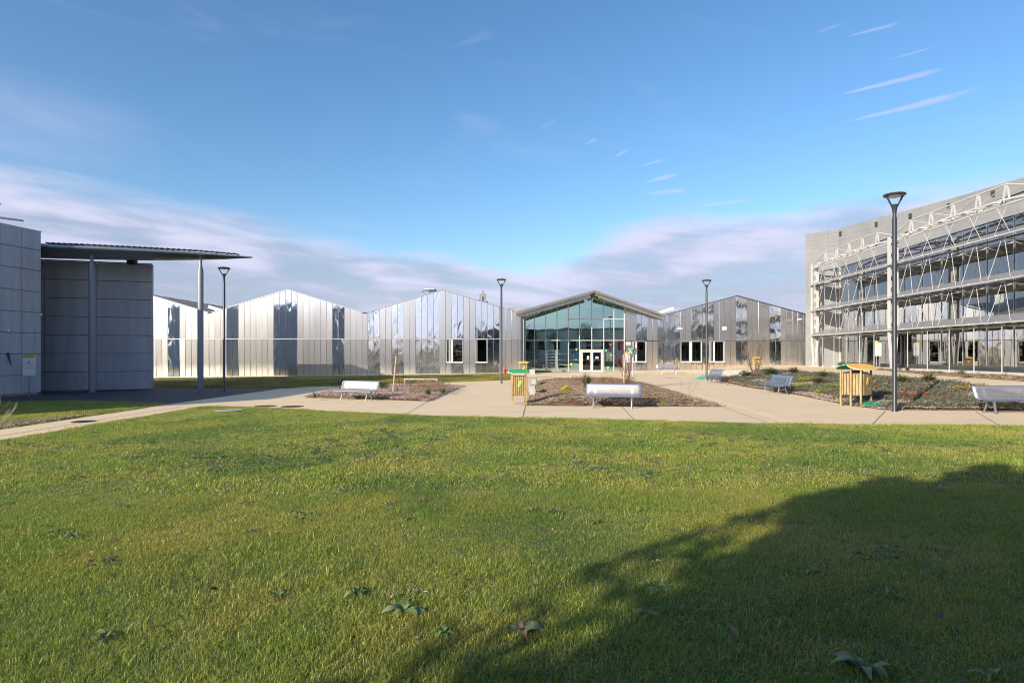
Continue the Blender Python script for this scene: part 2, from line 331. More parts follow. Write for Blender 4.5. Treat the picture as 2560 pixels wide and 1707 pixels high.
# ------------------------------------------------------------------ mesh helpers
class MB:
    def __init__(s): s.v = []; s.f = []; s.t = []
    def add(s, vs, fs, tint=None):
        o = len(s.v); s.v.extend([tuple(p) for p in vs]); s.f.extend([tuple(i + o for i in f) for f in fs])
        s.t.extend([tint if tint is not None else .5] * len(vs)); return s
    def box(s, cx, cy, cz, sx, sy, sz, rz=0.0, mat=None):
        vs = []
        for X, Y, Z in ((-1, -1, -1), (1, -1, -1), (1, 1, -1), (-1, 1, -1), (-1, -1, 1), (1, -1, 1), (1, 1, 1), (-1, 1, 1)):
            p = Vector((X * sx / 2, Y * sy / 2, Z * sz / 2))
            if rz: p = Matrix.Rotation(rz, 3, 'Z') @ p
            if mat is not None: p = mat @ p
            vs.append((p.x + cx, p.y + cy, p.z + cz))
        return s.add(vs, [(0, 3, 2, 1), (4, 5, 6, 7), (0, 1, 5, 4), (1, 2, 6, 5), (2, 3, 7, 6), (3, 0, 4, 7)])
    def bar(s, p, q, wx, wy, up=Vector((0, 0, 1))):
        p = Vector(p); q = Vector(q); d = (q - p).normalized(); a = d.cross(up)
        if a.length < 1e-4: a = Vector((1, 0, 0))
        a.normalize(); b = a.cross(d).normalized(); vs = []
        for e in (p, q):
            for i, j in ((-1, -1), (1, -1), (1, 1), (-1, 1)): vs.append(e + a * i * wx / 2 + b * j * wy / 2)
        return s.add(vs, [(3, 2, 1, 0), (4, 5, 6, 7), (0, 1, 5, 4), (1, 2, 6, 5), (2, 3, 7, 6), (3, 0, 4, 7)])
    def tube(s, pts, rad, n=8, caps=True, tint=None):
        pts = [Vector(p) for p in pts]; m = len(pts)
        rs = rad if isinstance(rad, (list, tuple)) else [rad] * m
        vs = []; prev = None
        for i, p in enumerate(pts):
            d = (pts[min(i + 1, m - 1)] - pts[max(i - 1, 0)]).normalized()
            if prev is None: a = d.orthogonal().normalized()
            else:
                a = prev - d * prev.dot(d)
                a = a.normalized() if a.length > 1e-5 else d.orthogonal().normalized()
            prev = a; b = d.cross(a)
            for k in range(n):
                an = 2 * math.pi * k / n; vs.append(p + (a * math.cos(an) + b * math.sin(an)) * rs[i])
        fs = [(i * n + k, i * n + (k + 1) % n, (i + 1) * n + (k + 1) % n, (i + 1) * n + k) for i in range(m - 1) for k in range(n)]
        if caps: fs += [tuple(range(n - 1, -1, -1)), tuple(range((m - 1) * n, m * n))]
        return s.add(vs, fs, tint)
    def prism(s, poly, z0, z1):
        n = len(poly); a = sum(poly[i][0] * poly[(i + 1) % n][1] - poly[(i + 1) % n][0] * poly[i][1] for i in range(n))
        if a < 0: poly = poly[::-1]
        zf0 = z0 if callable(z0) else (lambda x, y: z0); zf1 = z1 if callable(z1) else (lambda x, y: z1)
        vs = [(x, y, zf0(x, y)) for x, y in poly] + [(x, y, zf1(x, y)) for x, y in poly]
        return s.add(vs, [tuple(range(n - 1, -1, -1)), tuple(range(n, 2 * n))] + [(i, (i + 1) % n, n + (i + 1) % n, n + i) for i in range(n)])
    def lathe(s, cx, cy, prof, n=14, tint=None):
        vs = [(cx + r * math.cos(2 * math.pi * k / n), cy + r * math.sin(2 * math.pi * k / n), z) for r, z in prof for k in range(n)]
        m = len(prof)
        fs = [(i * n + k, i * n + (k + 1) % n, (i + 1) * n + (k + 1) % n, (i + 1) * n + k) for i in range(m - 1) for k in range(n)]
        fs += [tuple(range(n - 1, -1, -1)), tuple(range((m - 1) * n, m * n))]
        return s.add(vs, fs, tint)
    def leaf(s, base, direction, length, width, up=Vector((0, 0, 1)), droop=.3, tint=None):
        b = Vector(base); d = Vector(direction).normalized(); side = d.cross(up)
        if side.length < 1e-3: side = Vector((1, 0, 0))
        side.normalize(); m = b + d * length * .5 + Vector((0, 0, length * .05)); e = b + d * length - Vector((0, 0, droop * length))
        return s.add([b, m - side * width / 2, e, m + side * width / 2], [(0, 1, 2), (0, 2, 3)], tint)
    def build(s, name, mat, parent=None, smooth=False, bevel=0):
        me = bpy.data.meshes.new(name); me.from_pydata(s.v, [], s.f); me.update()
        if len(s.t) == len(s.v) and any(x != .5 for x in s.t[:2000]):
            at = me.attributes.new('tint', 'FLOAT', 'POINT'); at.data.foreach_set('value', s.t)
        if smooth:
            me.polygons.foreach_set('use_smooth', [True] * len(me.polygons))
            try: me.set_sharp_from_angle(angle=R(40))
            except Exception: pass
        me.materials.append(mat)
        o = bpy.data.objects.new(name, me); COL.objects.link(o)
        if parent is not None: o.parent = parent
        if bevel:
            md = o.modifiers.new('bevel', 'BEVEL'); md.width = bevel; md.segments = 2; md.limit_method = 'ANGLE'
        return o

def tag(o, label=None, cat=None, group=None, kind=None):
    if label: o['label'] = label
    if cat: o['category'] = cat
    if group: o['group'] = group
    if kind: o['kind'] = kind
    return o
def thing(name, label, cat, loc=(0, 0, 0), rz=0.0, group=None):
    o = bpy.data.objects.new(name, None); o.empty_display_size = .3; COL.objects.link(o)
    o.location = loc; o.rotation_euler = (0, 0, rz)
    return tag(o, label, cat, group)
KIDS = {}
def dup(root, loc, rz, label, group=None, scale=None):
    r = root.copy(); COL.objects.link(r); r.location = loc; r.rotation_euler = (0, 0, rz); r['label'] = label
    if group: r['group'] = group
    if scale: r.scale = (scale,) * 3
    for ch in [o for o in bpy.data.objects if o.parent == root]:
        c = ch.copy(); COL.objects.link(c); c.parent = r
        for g in [o for o in bpy.data.objects if o.parent == ch]:
            d = g.copy(); COL.objects.link(d); d.parent = c
    return r

# ------------------------------------------------------------------ terrain
BX = [-2000, -60, -35, -13, 0, 13, 25, 2000]; BZ = [-.75, -.75, -.62, -.36, -.19, -.07, -.03, -.03]
def sst(a, b, x):
    t = min(1, max(0, (x - a) / (b - a))); return t * t * (3 - 2 * t)
def base(x, y=0): return float(np.interp(x, BX, BZ))
def mound(x, y):
    d = min(x - .55 - (y - 21) * .05, 7.6 - x + (y - 21) * .035, y - 21.3, 42 - y)
    return .22 * sst(0, 1.6, d)
def mound_l(x, y):
    d = min(y - 25, 37 - y, x + 10.2, -3 - x); return .10 * sst(0, 1.5, d)
def ramp(x, y): return .55 * sst(12.3 + 4.6 * sst(37.5, 42.5, y), 18.3, x) * sst(18.7, 25.5, y)
def terr(x, y): return base(x) + .55 * sst(18.7, 25.5, y)
def zbedR(x, y): return base(x) + ramp(x, y) + .02 + .05 * sst(0, .6, min(x - 12.3, 18.3 - x))
def zbedC(x, y): return base(x) + .012 + mound(x, y)
def zbedL(x, y): return base(x) + .012 + mound_l(x, y)
def px2g(px, py, zf=base):
    """photo pixel -> point of the ground surface"""
    dx_, dz_ = (px - 1280) / 1500, (884 - py) / 1500
    Y = 20.0
    for _ in range(60):
        h = 1.75 - zf(dx_ * Y, Y); Y = .5 * Y + .5 * (h / -dz_)
    return dx_ * Y, Y

def sheet(name, poly, zf, mat, step=1.0, skirt=.12, kind='structure', parent=None, noisez=0):
    xs = [p[0] for p in poly]; ys = [p[1] for p in poly]
    bm = bmesh.new(); f = bm.faces.new([bm.verts.new((x, y, 0)) for x, y in poly])
    if f.calc_area() and f.normal.z < 0: f.normal_flip()
    lo, hi = max(min(xs), -60), min(max(xs), 60)
    for i in range(int(math.floor(lo / step)), int(math.ceil(hi / step)) + 1):
        bmesh.ops.bisect_plane(bm, geom=bm.verts[:] + bm.edges[:] + bm.faces[:], plane_co=(i * step, 0, 0), plane_no=(1, 0, 0))
    lo, hi = max(min(ys), -20), min(max(ys), 65)
    st = step * 2 if step > .6 else step
    for i in range(int(math.floor(lo / st)), int(math.ceil(hi / st)) + 1):
        bmesh.ops.bisect_plane(bm, geom=bm.verts[:] + bm.edges[:] + bm.faces[:], plane_co=(0, i * st, 0), plane_no=(0, 1, 0))
    bm.normal_update()
    for fc_ in bm.faces:
        if fc_.normal.z < 0: fc_.normal_flip()
    for v in bm.verts: v.co.z = zf(v.co.x, v.co.y) + (noisez * (mnoise.noise(v.co * .7)) if noisez else 0)
    if skirt:
        be = [e for e in bm.edges if e.is_boundary]
        r_ = bmesh.ops.extrude_edge_only(bm, edges=be)
        for v in [g for g in r_['geom'] if isinstance(g, bmesh.types.BMVert)]: v.co.z -= skirt
    me = bpy.data.meshes.new(name); bm.to_mesh(me); bm.free(); me.materials.append(mat)
    o = bpy.data.objects.new(name, me); COL.objects.link(o)
    if parent: o.parent = parent
    if kind: o['kind'] = kind
    return o

# base ground to the horizon
g = sheet('ground', [(-1500, -1500), (1500, -1500), (1500, 1800), (-1500, 1800)], lambda x, y: base(x) - .12, M['far'], 4.0, 0)
G = lambda L, zf=base: [px2g(a, b, zf) for a, b in L]
# front edge of the big lawn as seen in the photograph
edge_px = [(515, 1016.5), (600, 1018), (700, 1022), (860, 1031), (1019, 1037.7), (1160, 1042), (1300, 1045), (1560, 1051), (1860, 1058.5), (2200, 1062.5), (2560, 1066)]
E1 = G(edge_px)
xL = -12.3
fore = [(xL, -60), (60, -60), (60, 12.0), (30, 13.4)] + E1[::-1] + [(xL, 23.0)]
lawn = sheet('lawn', fore, lambda x, y: base(x) + .012, M['soil'], 1.0, .1)
# pavement
pav = [(-14.35, -60), (xL, -60), (xL, 23.0)] + E1 + [(30, 13.4), (60, 12.0), (60, 19.5), (31, 19.5), (31, 61.2), (-36, 61.2), (-36, 38), (-14.35, 23.7)]
sheet('pavement', pav, base, M['paving'], 1.0, .1)
# terrace in front of the glazed building
TE = [(18.25, 18.8), (18.25, 46.1), (16.6, 46.1), (22.4, 61.2), (34, 61.2), (36.5, 40), (37, 18.8)]
sheet('terrace', TE, lambda x, y: terr(x, y) + .0, M['paving'], 1.0, .75)
# planting beds
bedC = G([(1316.4, 1014), (1804, 1016.6)]) + [(7.9, 30), (8.25, 39)] + G([(1596, 956), (1440, 952), (1337.5, 953.3)])
sheet('planting_bed', bedC, zbedC, M['mulch'], .5, .1, noisez=.03)
bedL = G([(764, 994), (1070, 1003), (1159, 964.5), (955, 961), (868, 966)])
sheet('planting_bed', bedL, zbedL, M['mulch'], .5, .1, noisez=.03)
bedR = G([(2560, 1027), (2214, 1025), (2119, 1012.6), (1994, 987), (1860, 966.5), (1800, 952)]) + [(14.3, 44.2), (18.3, 44.6), (18.3, 18.9), (30, 18.9)]
bedR = bedR[::-1][0:1] + bedR[:-1]
sheet('planting_bed', bedR, zbedR, M['mulch'], .5, .1, noisez=.05)
bedN = [(22.6, 23), (22.9, 27), (24.4, 35.4), (27.4, 44.6), (28.8, 51), (29.5, 51), (28.0, 44), (27.3, 36), (26.4, 27), (26, 23)]
sheet('planting_bed', bedN, lambda x, y: terr(x, y) + .02, M['mulch'], .5, .1, noisez=.04)
# asphalt forecourt, left lawn, grass strip
asph = [(-27.9, 10), (-27.2, 26.2)] + G([(0, 1003), (208, 1002), (413, 1011), (560, 991), (700, 972), (782, 968)]) + G([(700, 969), (384, 972)]) + [(-36, 38.5), (-36, 30), (-60, 30), (-60, 10)]
sheet('forecourt', asph, lambda x, y: base(x) + .006, M['asphalt'], 1.0, .05)
lawnL = [(-14.4, 6), (-14.4, 23.6)] + G([(413, 1010), (208, 1002.5), (0, 1005)]) + [(-27.1, 26), (-27.8, 10), (-27.8, 6)]
sheet('side_lawn', lawnL, lambda x, y: base(x) + .016, M['soil'], 1.0, .1)
strip = G([(384, 972), (700, 969), (853, 964), (1100, 956), (1274, 950)]) + [(.0, 57.4), (-60, 57.8), (-60, 38.6), (-36, 38.6)]
sheet('grass_strip', strip, lambda x, y: base(x) + .02, M['soil'], 1.0, .1)
sheet('gravel_strip', [(-16.2, 14), (-15.6, 17.5), (-15.1, 19.6), (-14.5, 20.5), (-14.5, 14)], lambda x, y: base(x) + .03, M['mulch'], .5, .1)
# thin flush markings
def ribbon(name, pts, wd, zf, off, mat):
    b = MB(); P_ = [Vector((p[0], p[1])) for p in pts]; vs = []; out = []
    for i in range(len(P_) - 1):
        n = max(1, int((P_[i + 1] - P_[i]).length / 1.0))
        for k in range(n): out.append(P_[i].lerp(P_[i + 1], k / n))
    out.append(P_[-1])
    for i, p in enumerate(out):
        d = (out[min(i + 1, len(out) - 1)] - out[max(i - 1, 0)]).normalized(); nn = Vector((-d.y, d.x)) * wd / 2
        for q in (p - nn, p + nn): vs.append((q.x, q.y, zf(q.x, q.y) + off))
    b.add(vs, [(2 * i, 2 * i + 2, 2 * i + 3, 2 * i + 1) for i in range(len(out) - 1)])
    o = b.build(name, mat); o['kind'] = 'structure'; return o
M['joint_dark'] = mat('paving_joint', (.11, .085, .065), .9)
M['orange_line'] = mat('rust_line', (.30, .10, .045), .8)
ribbon('pavement_joint', [(-13.15, 6), (-13.15, 24.0)], .035, base, .004, M['orange_line'])
ribbon('pavement_band', G([(1640, 957), (1806, 1005), (1988, 1059)]), .30, base, .004, M['paving2'])
for L in ([(1314, 1014), (1306, 1046)], [(1555, 1017), (1588, 1052)], [(1806, 1017), (1925, 1059)], [(1070, 1004), (1010, 1037)],
          [(1160, 964.5), (1215, 953.5)], [(940, 1004.5), (985, 1004)], [(2214, 1027), (2180, 1062)], [(830, 966), (640, 985)], [(2440, 1029), (2500, 1065)]):
    ribbon('pavement_joint', G(L), .022, base, .005, M['joint_dark'])
# manhole covers and grates
def disc(name, px, py, r, mat, label, zo=.006, group=None):
    x, y = px2g(px, py); b = MB()
    b.lathe(0, 0, [(r, 0), (r, .008), (r * .93, .009), (r * .93, .004), (r * .86, .004), (r * .86, .009), (.001, .009)], 24)
    for k in range(-3, 4): b.box(k * r * .22, 0, .011, r * .07, r * 1.5 * math.sqrt(max(.1, 1 - (k * .24) ** 2)), .006)
    o = b.build(name, mat); o.location = (x, y, base(x) + zo); tag(o, label, 'manhole cover', group); return o
disc('manhole_cover', 663, 1015.5, .42, M['rust'], 'rusty round manhole cover in the pale pavement, the one nearer the forecourt')
disc('manhole_cover', 731, 1016.5, .42, M['rust'], 'rusty round manhole cover in the pale pavement, just right of another rusty one')
disc('manhole_cover', 209, 1054, .33, M['iron'], 'dark round drain cover in the narrow path beside the left lawn')
disc('inspection_cover', 573, 1029, .45, M['concrete_white'], 'pale round concrete cover sunk in the grass near the lawn corner', .05)
disc('drain_cover', 1857, 920.6, .3, M['iron'], 'small dark drain cover on the upper terrace beside the wall').location.z += .52

# ------------------------------------------------------------------ instanced vegetation and mulch (uncountable stuff)
def hidden_col(name, objs):
    c = bpy.data.collections.new(name)
    for o in objs:
        for k in list(o.users_collection): k.objects.unlink(o)
        c.objects.link(o)
    return c
def tuft(nb, rad, h, wd, mat, seed, lean=.5, seg=2, long_=.10):
    r = random.Random(seed); b = MB()
    for _ in range(nb):
        a = r.uniform(0, 6.28); d = rad * math.sqrt(r.random()); x, y = d * math.cos(a), d * math.sin(a)
        an = r.uniform(0, 6.28); hh = h * r.uniform(.35, 1.2); ln = hh * r.uniform(.1, 1) * lean * 2; ww = wd * r.uniform(.55, 1.25); t = r.random() * .88
        if r.random() < long_: ln = h * r.uniform(1.2, 2.8); hh = h * r.uniform(.7, 1.5); ww *= .8; t = r.uniform(.3, 1)
        ca, sa = math.cos(an), math.sin(an); fa = an + r.uniform(.6, 2.5); px_, py_ = math.cos(fa) * ww / 2, math.sin(fa) * ww / 2
        m1 = (x + ca * ln * .35, y + sa * ln * .35, hh * .62); tp = (x + ca * ln, y + sa * ln, hh * r.uniform(.55, 1))
        b.add([(x - px_, y - py_, -.01), (x + px_, y + py_, -.01), (m1[0] + px_ * .8, m1[1] + py_ * .8, m1[2]), (m1[0] - px_ * .8, m1[1] - py_ * .8, m1[2]), tp],
              [(0, 1, 2, 3), (3, 2, 4)], t)
    return b.build('tuft', mat)
def chips(n, rad, size, mat, seed):
    r = random.Random(seed); b = MB()
    for _ in range(n):
        a = r.uniform(0, 6.28); d = rad * math.sqrt(r.random()); x, y = d * math.cos(a), d * math.sin(a)
        q = Matrix.Rotation(r.uniform(0, 6.28), 3, 'Z') @ Matrix.Rotation(r.uniform(-.6, .6), 3, 'X') @ Matrix.Rotation(r.uniform(-.5, .5), 3, 'Y')
        L, W, H = size * r.uniform(.5, 1.4), size * r.uniform(.25, .6), size * r.uniform(.12, .35)
        vs = [q @ Vector((sx * L / 2, sy * W / 2, sz * H / 2)) + Vector((x, y, H * .6 + r.uniform(0, .02))) for sx, sy, sz in ((-1, -.7, -1), (1, -1, -1), (.8, 1, -1), (-1, .8, -1), (-.9, -.6, 1), (.9, -.8, 1), (.7, .9, 1), (-.8, .7, 1))]
        b.add(vs, [(0, 3, 2, 1), (4, 5, 6, 7), (0, 1, 5, 4), (1, 2, 6, 5), (2, 3, 7, 6), (3, 0, 4, 7)], r.random())
    return b.build('chip_cluster', mat)
def leaves(n, rad, h, ll, lw, mat, seed, flat=.5):
    r = random.Random(seed); b = MB()
    for _ in range(n):
        a = r.uniform(0, 6.28); d = rad * math.sqrt(r.random()); z = h * r.random() * (1 - (d / rad) ** 2 * .7)
        an = r.uniform(0, 6.28)
        b.leaf((d * math.cos(a), d * math.sin(a), z), (math.cos(an), math.sin(an), r.uniform(-.1, 1) * (1 - flat) * 2), ll * r.uniform(.6, 1.3), lw * r.uniform(.7, 1.2), droop=r.uniform(0, .4), tint=r.random())
    return b.build('leaf_cluster', mat)

def scatter(name, pts, scales, col, label, cat, seed=0, tilt=.05):
    n = len(pts); rg = np.random.default_rng(seed)
    me = bpy.data.meshes.new(name); me.from_pydata([tuple(p) for p in pts], [], []); me.update()
    rot = np.zeros((n, 3), np.float32); rot[:, 0] = rg.normal(0, tilt, n); rot[:, 1] = rg.normal(0, tilt, n); rot[:, 2] = rg.uniform(0, 6.28, n)
    a = me.attributes.new('rot', 'FLOAT_VECTOR', 'POINT'); a.data.foreach_set('vector', rot.ravel())
    s_ = me.attributes.new('scl', 'FLOAT', 'POINT'); s_.data.foreach_set('value', np.asarray(scales, np.float32))
    o = bpy.data.objects.new(name, me); COL.objects.link(o)
    ng = bpy.data.node_groups.new(name + '_nodes', 'GeometryNodeTree')
    ng.interface.new_socket('Geometry', in_out='INPUT', socket_type='NodeSocketGeometry'); ng.interface.new_socket('Geometry', in_out='OUTPUT', socket_type='NodeSocketGeometry')
    N = ng.nodes; Lk = ng.links
    gi = N.new('NodeGroupInput'); go = N.new('NodeGroupOutput'); ip = N.new('GeometryNodeInstanceOnPoints')
    ci = N.new('GeometryNodeCollectionInfo'); ci.inputs['Collection'].default_value = col; ci.inputs['Separate Children'].default_value = True; ci.inputs['Reset Children'].default_value = True
    ip.inputs['Pick Instance'].default_value = True
    ra = N.new('GeometryNodeInputNamedAttribute'); ra.data_type = 'FLOAT_VECTOR'; ra.inputs[0].default_value = 'rot'
    sa = N.new('GeometryNodeInputNamedAttribute'); sa.data_type = 'FLOAT'; sa.inputs[0].default_value = 'scl'
    e2r = N.new('FunctionNodeEulerToRotation')
    Lk.new(gi.outputs[0], ip.inputs['Points']); Lk.new(ci.outputs[0], ip.inputs['Instance'])
    Lk.new(ra.outputs['Attribute'], e2r.inputs[0]); Lk.new(e2r.outputs[0], ip.inputs['Rotation']); Lk.new(sa.outputs['Attribute'], ip.inputs['Scale'])
    Lk.new(ip.outputs[0], go.inputs[0])
    md = o.modifiers.new('scatter', 'NODES'); md.node_group = ng
    return tag(o, label, cat, kind='stuff')

def inside(poly, X, Y):
    r = np.zeros(len(X), bool); n = len(poly)
    for i in range(n):
        x1, y1 = poly[i]; x2, y2 = poly[(i + 1) % n]
        c = ((y1 > Y) != (y2 > Y)) & (X < (x2 - x1) * (Y - y1) / ((y2 - y1) or 1e-9) + x1)
        r ^= c
    return r
def fill(poly, x0, x1, y0, y1, dens, zf, seed, view=True, margin=1.5):
    rg = np.random.default_rng(seed); c_ = 1 / math.sqrt(dens)
    gx_, gy_ = np.meshgrid(np.arange(x0, x1, c_), np.arange(y0, y1, c_)); n = gx_.size
    X = gx_.ravel() + rg.uniform(-.55, .55, n) * c_; Y = gy_.ravel() + rg.uniform(-.55, .55, n) * c_; k = inside(poly, X, Y)
    if view: k &= np.abs(X) < .86 * Y + margin
    X, Y = X[k], Y[k]
    return [(x, y, zf(x, y)) for x, y in zip(X.tolist(), Y.tolist())]

near_c = hidden_col('grass_near', [tuft(270, .18, .036, .0036, M['grass'], i, .85) for i in range(6)])
mid_c = hidden_col('grass_mid', [tuft(130, .24, .036, .0068, M['grass'], 20 + i, .7) for i in range(5)])
far_c = hidden_col('grass_far', [tuft(70, .35, .05, .016, M['grass2'], 40 + i, .6) for i in range(4)])
zl = lambda x, y: base(x) + .012
def hscale(p, seed, lo=.75, hi=1.35):
    return [lo + (hi - lo) * min(1, max(0, .5 + mnoise.noise(Vector((x * .55, y * .55, seed))) * 1.1)) for x, y, z in p]
p = fill(fore, -9.5, 9.5, 2.2, 8.5, 46, zl, 1); scatter('grass', p, hscale(p, 3.1), near_c, 'short green and yellowish lawn grass in the foreground', 'grass', 1)
p = fill(fore, -22, 24, 8.5, 24.5, 26, zl, 2); scatter('grass', p, hscale(p, 3.1), mid_c, 'short lawn grass towards the pale pavement', 'grass', 2)
p = fill(lawnL, -30, -14, 12, 30, 20, lambda x, y: base(x) + .016, 3, False); scatter('grass', p, [1.0] * len(p), mid_c, 'grass of the small left lawn beside the grey building', 'grass', 3)
p = fill(strip, -42, .5, 37, 58, 14, lambda x, y: base(x) + .02, 4, False); scatter('grass', p, [1.0] * len(p), far_c, 'grass strip along the foot of the steel clad hall', 'grass', 4)
# longer coarse blades, clover-like weeds
long_c = hidden_col('long_grass', [tuft(26, .10, .085, .006, M['grass'], 60 + i, .8) for i in range(4)])
p = fill(fore, -9, 10, 2.2, 12, 3.2, zl, 5)
p = [q for q in p if mnoise.noise(Vector((q[0] * .5, q[1] * .5, 9))) > -.05]
scatter('grass', p, [rnd.uniform(.7, 1.3) for _ in p], long_c, 'longer coarse grass tufts standing out of the lawn', 'grass', 5)
wd_c = hidden_col('lawn_weeds', [leaves(22, .14, .05, .07, .028, M['clover'], 70 + i, .6) for i in range(4)])
p = fill(fore, -20, 16, 3, 21, 9, zl, 6)
def wpatch(x, y):
    a = math.exp(-(((x + 4.6) / 2.6) ** 2 + ((y - 11.6) / 1.2) ** 2)) + .8 * math.exp(-(((x + 2.8) / 1.3) ** 2 + ((y - 14) / 1.5) ** 2)) + .5 * math.exp(-(((x + 10.8) / 1.5) ** 2 + ((y - 13.0) / 1) ** 2)) + .35 * math.exp(-(((x - 6) / 3) ** 2 + ((y - 12.5) / 1.5) ** 2))
    return a * (.5 + mnoise.noise(Vector((x * 1.3, y * 1.3, 2))) * 1.2)
p = [q for q in p if rnd.random() < wpatch(q[0], q[1]) * 1.8 + .03]
scatter('lawn_weeds', p, [rnd.uniform(.7, 1.35) for _ in p], wd_c, 'patches of bluish broad leaved weeds in the lawn', 'weeds', 6, .2)

lit_c = hidden_col('litter_leaves', [leaves(3, .10, .03, .05, .035, M['brown'], 170 + i, .8) for i in range(4)])
p = fill(fore, -18, 18, 2.4, 20, .55, lambda x, y: zl(x, y) + .025, 16)
scatter('leaf_litter', p, [rnd.uniform(.5, 1.1) for _ in p], lit_c, 'scattered small dry leaf fragments in the lawn', 'leaf litter', 16, .4)
chip_c = hidden_col('mulch_chips', [chips(16, .17, .055, M['chips'], 80 + i) for i in range(5)])
ston_c = hidden_col('mulch_stones', [chips(15, .17, .06, M['stones'], 90 + i) for i in range(5)])
p = fill(bedC, 0, 9, 21, 43, 42, lambda x, y: zbedC(x, y) + .005, 11, False); scatter('mulch', p, [rnd.uniform(.7, 1.2) for _ in p], chip_c, 'brown wood chip mulch of the middle bed', 'mulch', 11)
p = fill(bedL, -11, -2.5, 24, 38, 42, lambda x, y: zbedL(x, y) + .005, 12, False); scatter('mulch', p, [rnd.uniform(.8, 1.3) for _ in p], ston_c, 'pale coarse chipped mulch of the left bed', 'mulch', 12)
p = fill(bedR, 11, 28, 18.5, 45, 38, lambda x, y: zbedR(x, y) + .005, 13, True); scatter('mulch', p, [rnd.uniform(.7, 1.25) for _ in p], ston_c, 'coarse chipped mulch of the right hand bed', 'mulch', 13)
p = fill(bedN, 21, 31, 23, 52, 22, lambda x, y: terr(x, y) + .02, 14, True); scatter('mulch', p, [rnd.uniform(.7, 1.2) for _ in p], chip_c, 'mulch of the narrow bed below the glass front', 'mulch', 14)
p = fill([(-16.2, 14), (-15.6, 17.5), (-15.1, 19.6), (-14.5, 20.5), (-14.5, 14)], -17, -14, 14, 21, 40, lambda x, y: base(x) + .03, 15, False); scatter('mulch', p, [.8] * len(p), ston_c, 'loose chippings beside the narrow left path', 'mulch', 15)

def cover(name, poly, box, dens, zf, mats, size, label, seed, th=-.1, ll=.06, lw=.025, h=.10, shape=None):
    c = hidden_col(name + '_src', [leaves(46, .17, h, ll, lw, m, seed + i, .35) for i, m in enumerate(mats)])
    p = fill(poly, *box, dens, zf, seed, False)
    p = [q for q in p if mnoise.noise(Vector((q[0] * .6, q[1] * .45, seed))) + .3 * mnoise.noise(Vector((q[0] * 2, q[1] * 2, seed))) > th and (shape is None or shape(q[0], q[1]) > rnd.random())]
    return scatter(name, p, [rnd.uniform(.7, 1.3) * size for _ in p], c, label, 'ground cover', seed, .15)
cover('ground_cover', bedC, (0, 9, 21, 43), 16, zbedC, [M['olive'], M['greygreen'], M['brown']], .8, 'low dull green ground cover over the middle bed', 31, -.12, h=.07, shape=lambda x, y: .15 + .85 * sst(2.0, 6, x + (y - 24) * .12))
cover('ground_cover', bedR, (11, 28, 18.5, 45), 24, zbedR, [M['greygreen'], M['olive'], M['greygreen']], 1.0, 'grey green creeping ground cover of the right hand bed', 32, -.22, ll=.08, lw=.032, h=.14)
cover('ground_cover', bedN, (21, 31, 23, 52), 7, lambda x, y: terr(x, y) + .02, [M['olive'], M['greenbush'], M['brown']], 1.0, 'small low plants of the narrow bed below the glass front', 33, -.1)

# ------------------------------------------------------------------ plants as things
def blade_clump(name, x, y, zf, h, spread, n, mat, label, cat='grass clump', wd=.012, group=None):
    b = MB(); r = random.Random(hash((round(x, 2), round(y, 2), n)) & 0xffff)
    for _ in range(n):
        a = r.uniform(0, 6.28); l = h * r.uniform(.6, 1.15); sp = spread * r.uniform(.1, 1); ca, sa = math.cos(a), math.sin(a); o = r.uniform(0, .07)
        pts = [Vector((ca * (o + sp * t ** 1.6), sa * (o + sp * t ** 1.6), l * (t - .45 * t ** 3 * (sp / spread)))) for t in (0, .35, .7, 1)]
        s_ = Vector((-sa, ca, 0)); vs = []
        for i, p_ in enumerate(pts): ww = wd * (1, .9, .6, .08)[i]; vs += [p_ - s_ * ww, p_ + s_ * ww]
        b.add(vs, [(0, 1, 3, 2), (2, 3, 5, 4), (4, 5, 7, 6)], r.random())
    o = b.build(name, mat); o.location = (x, y, zf(x, y)); return tag(o, label, cat, group)
def bush(name, x, y, zf, rx, h, mat, label, n=500, ll=.05, lw=.025, cat='bush', stems=8, smat=None, group=None, zlo=.0, ry=None):
    r = random.Random(int(x * 97 + y * 31) & 0xffff)
    t = thing(name, label, cat, (x, y, zf(x, y)), 0, group); b = MB(); ry = ry or rx
    cl_ = [(r.uniform(-.6, .6) * rx, r.uniform(-.6, .6) * ry, r.uniform(.35, .8) * h, r.uniform(.35, .6)) for _ in range(9)]
    for _ in range(n):
        cx, cy, cz, cr = r.choice(cl_); u = Vector((r.gauss(0, 1), r.gauss(0, 1), r.gauss(0, 1))).normalized() * (r.random() ** .4) * cr
        p_ = Vector((cx + u.x * rx, cy + u.y * ry, max(zlo, cz + u.z * h * .7)))
        d = Vector((u.x, u.y, abs(u.z) + .3)) + Vector((r.uniform(-.6, .6), r.uniform(-.6, .6), r.uniform(-.3, .6)))
        b.leaf(p_, d, ll * r.uniform(.6, 1.3), lw * r.uniform(.7, 1.3), droop=r.uniform(0, .3), tint=r.random())
    b.build('foliage', mat, t)
    s_ = MB()
    for _ in range(stems):
        cx, cy, cz, cr = r.choice(cl_); s_.tube([(r.uniform(-.03, .03), r.uniform(-.03, .03), -.02), (cx * .5, cy * .5, cz * .6), (cx, cy, cz)], [.006, .004, .002], 4)
    s_.build('stems', smat or M['bark'], t)
    return t
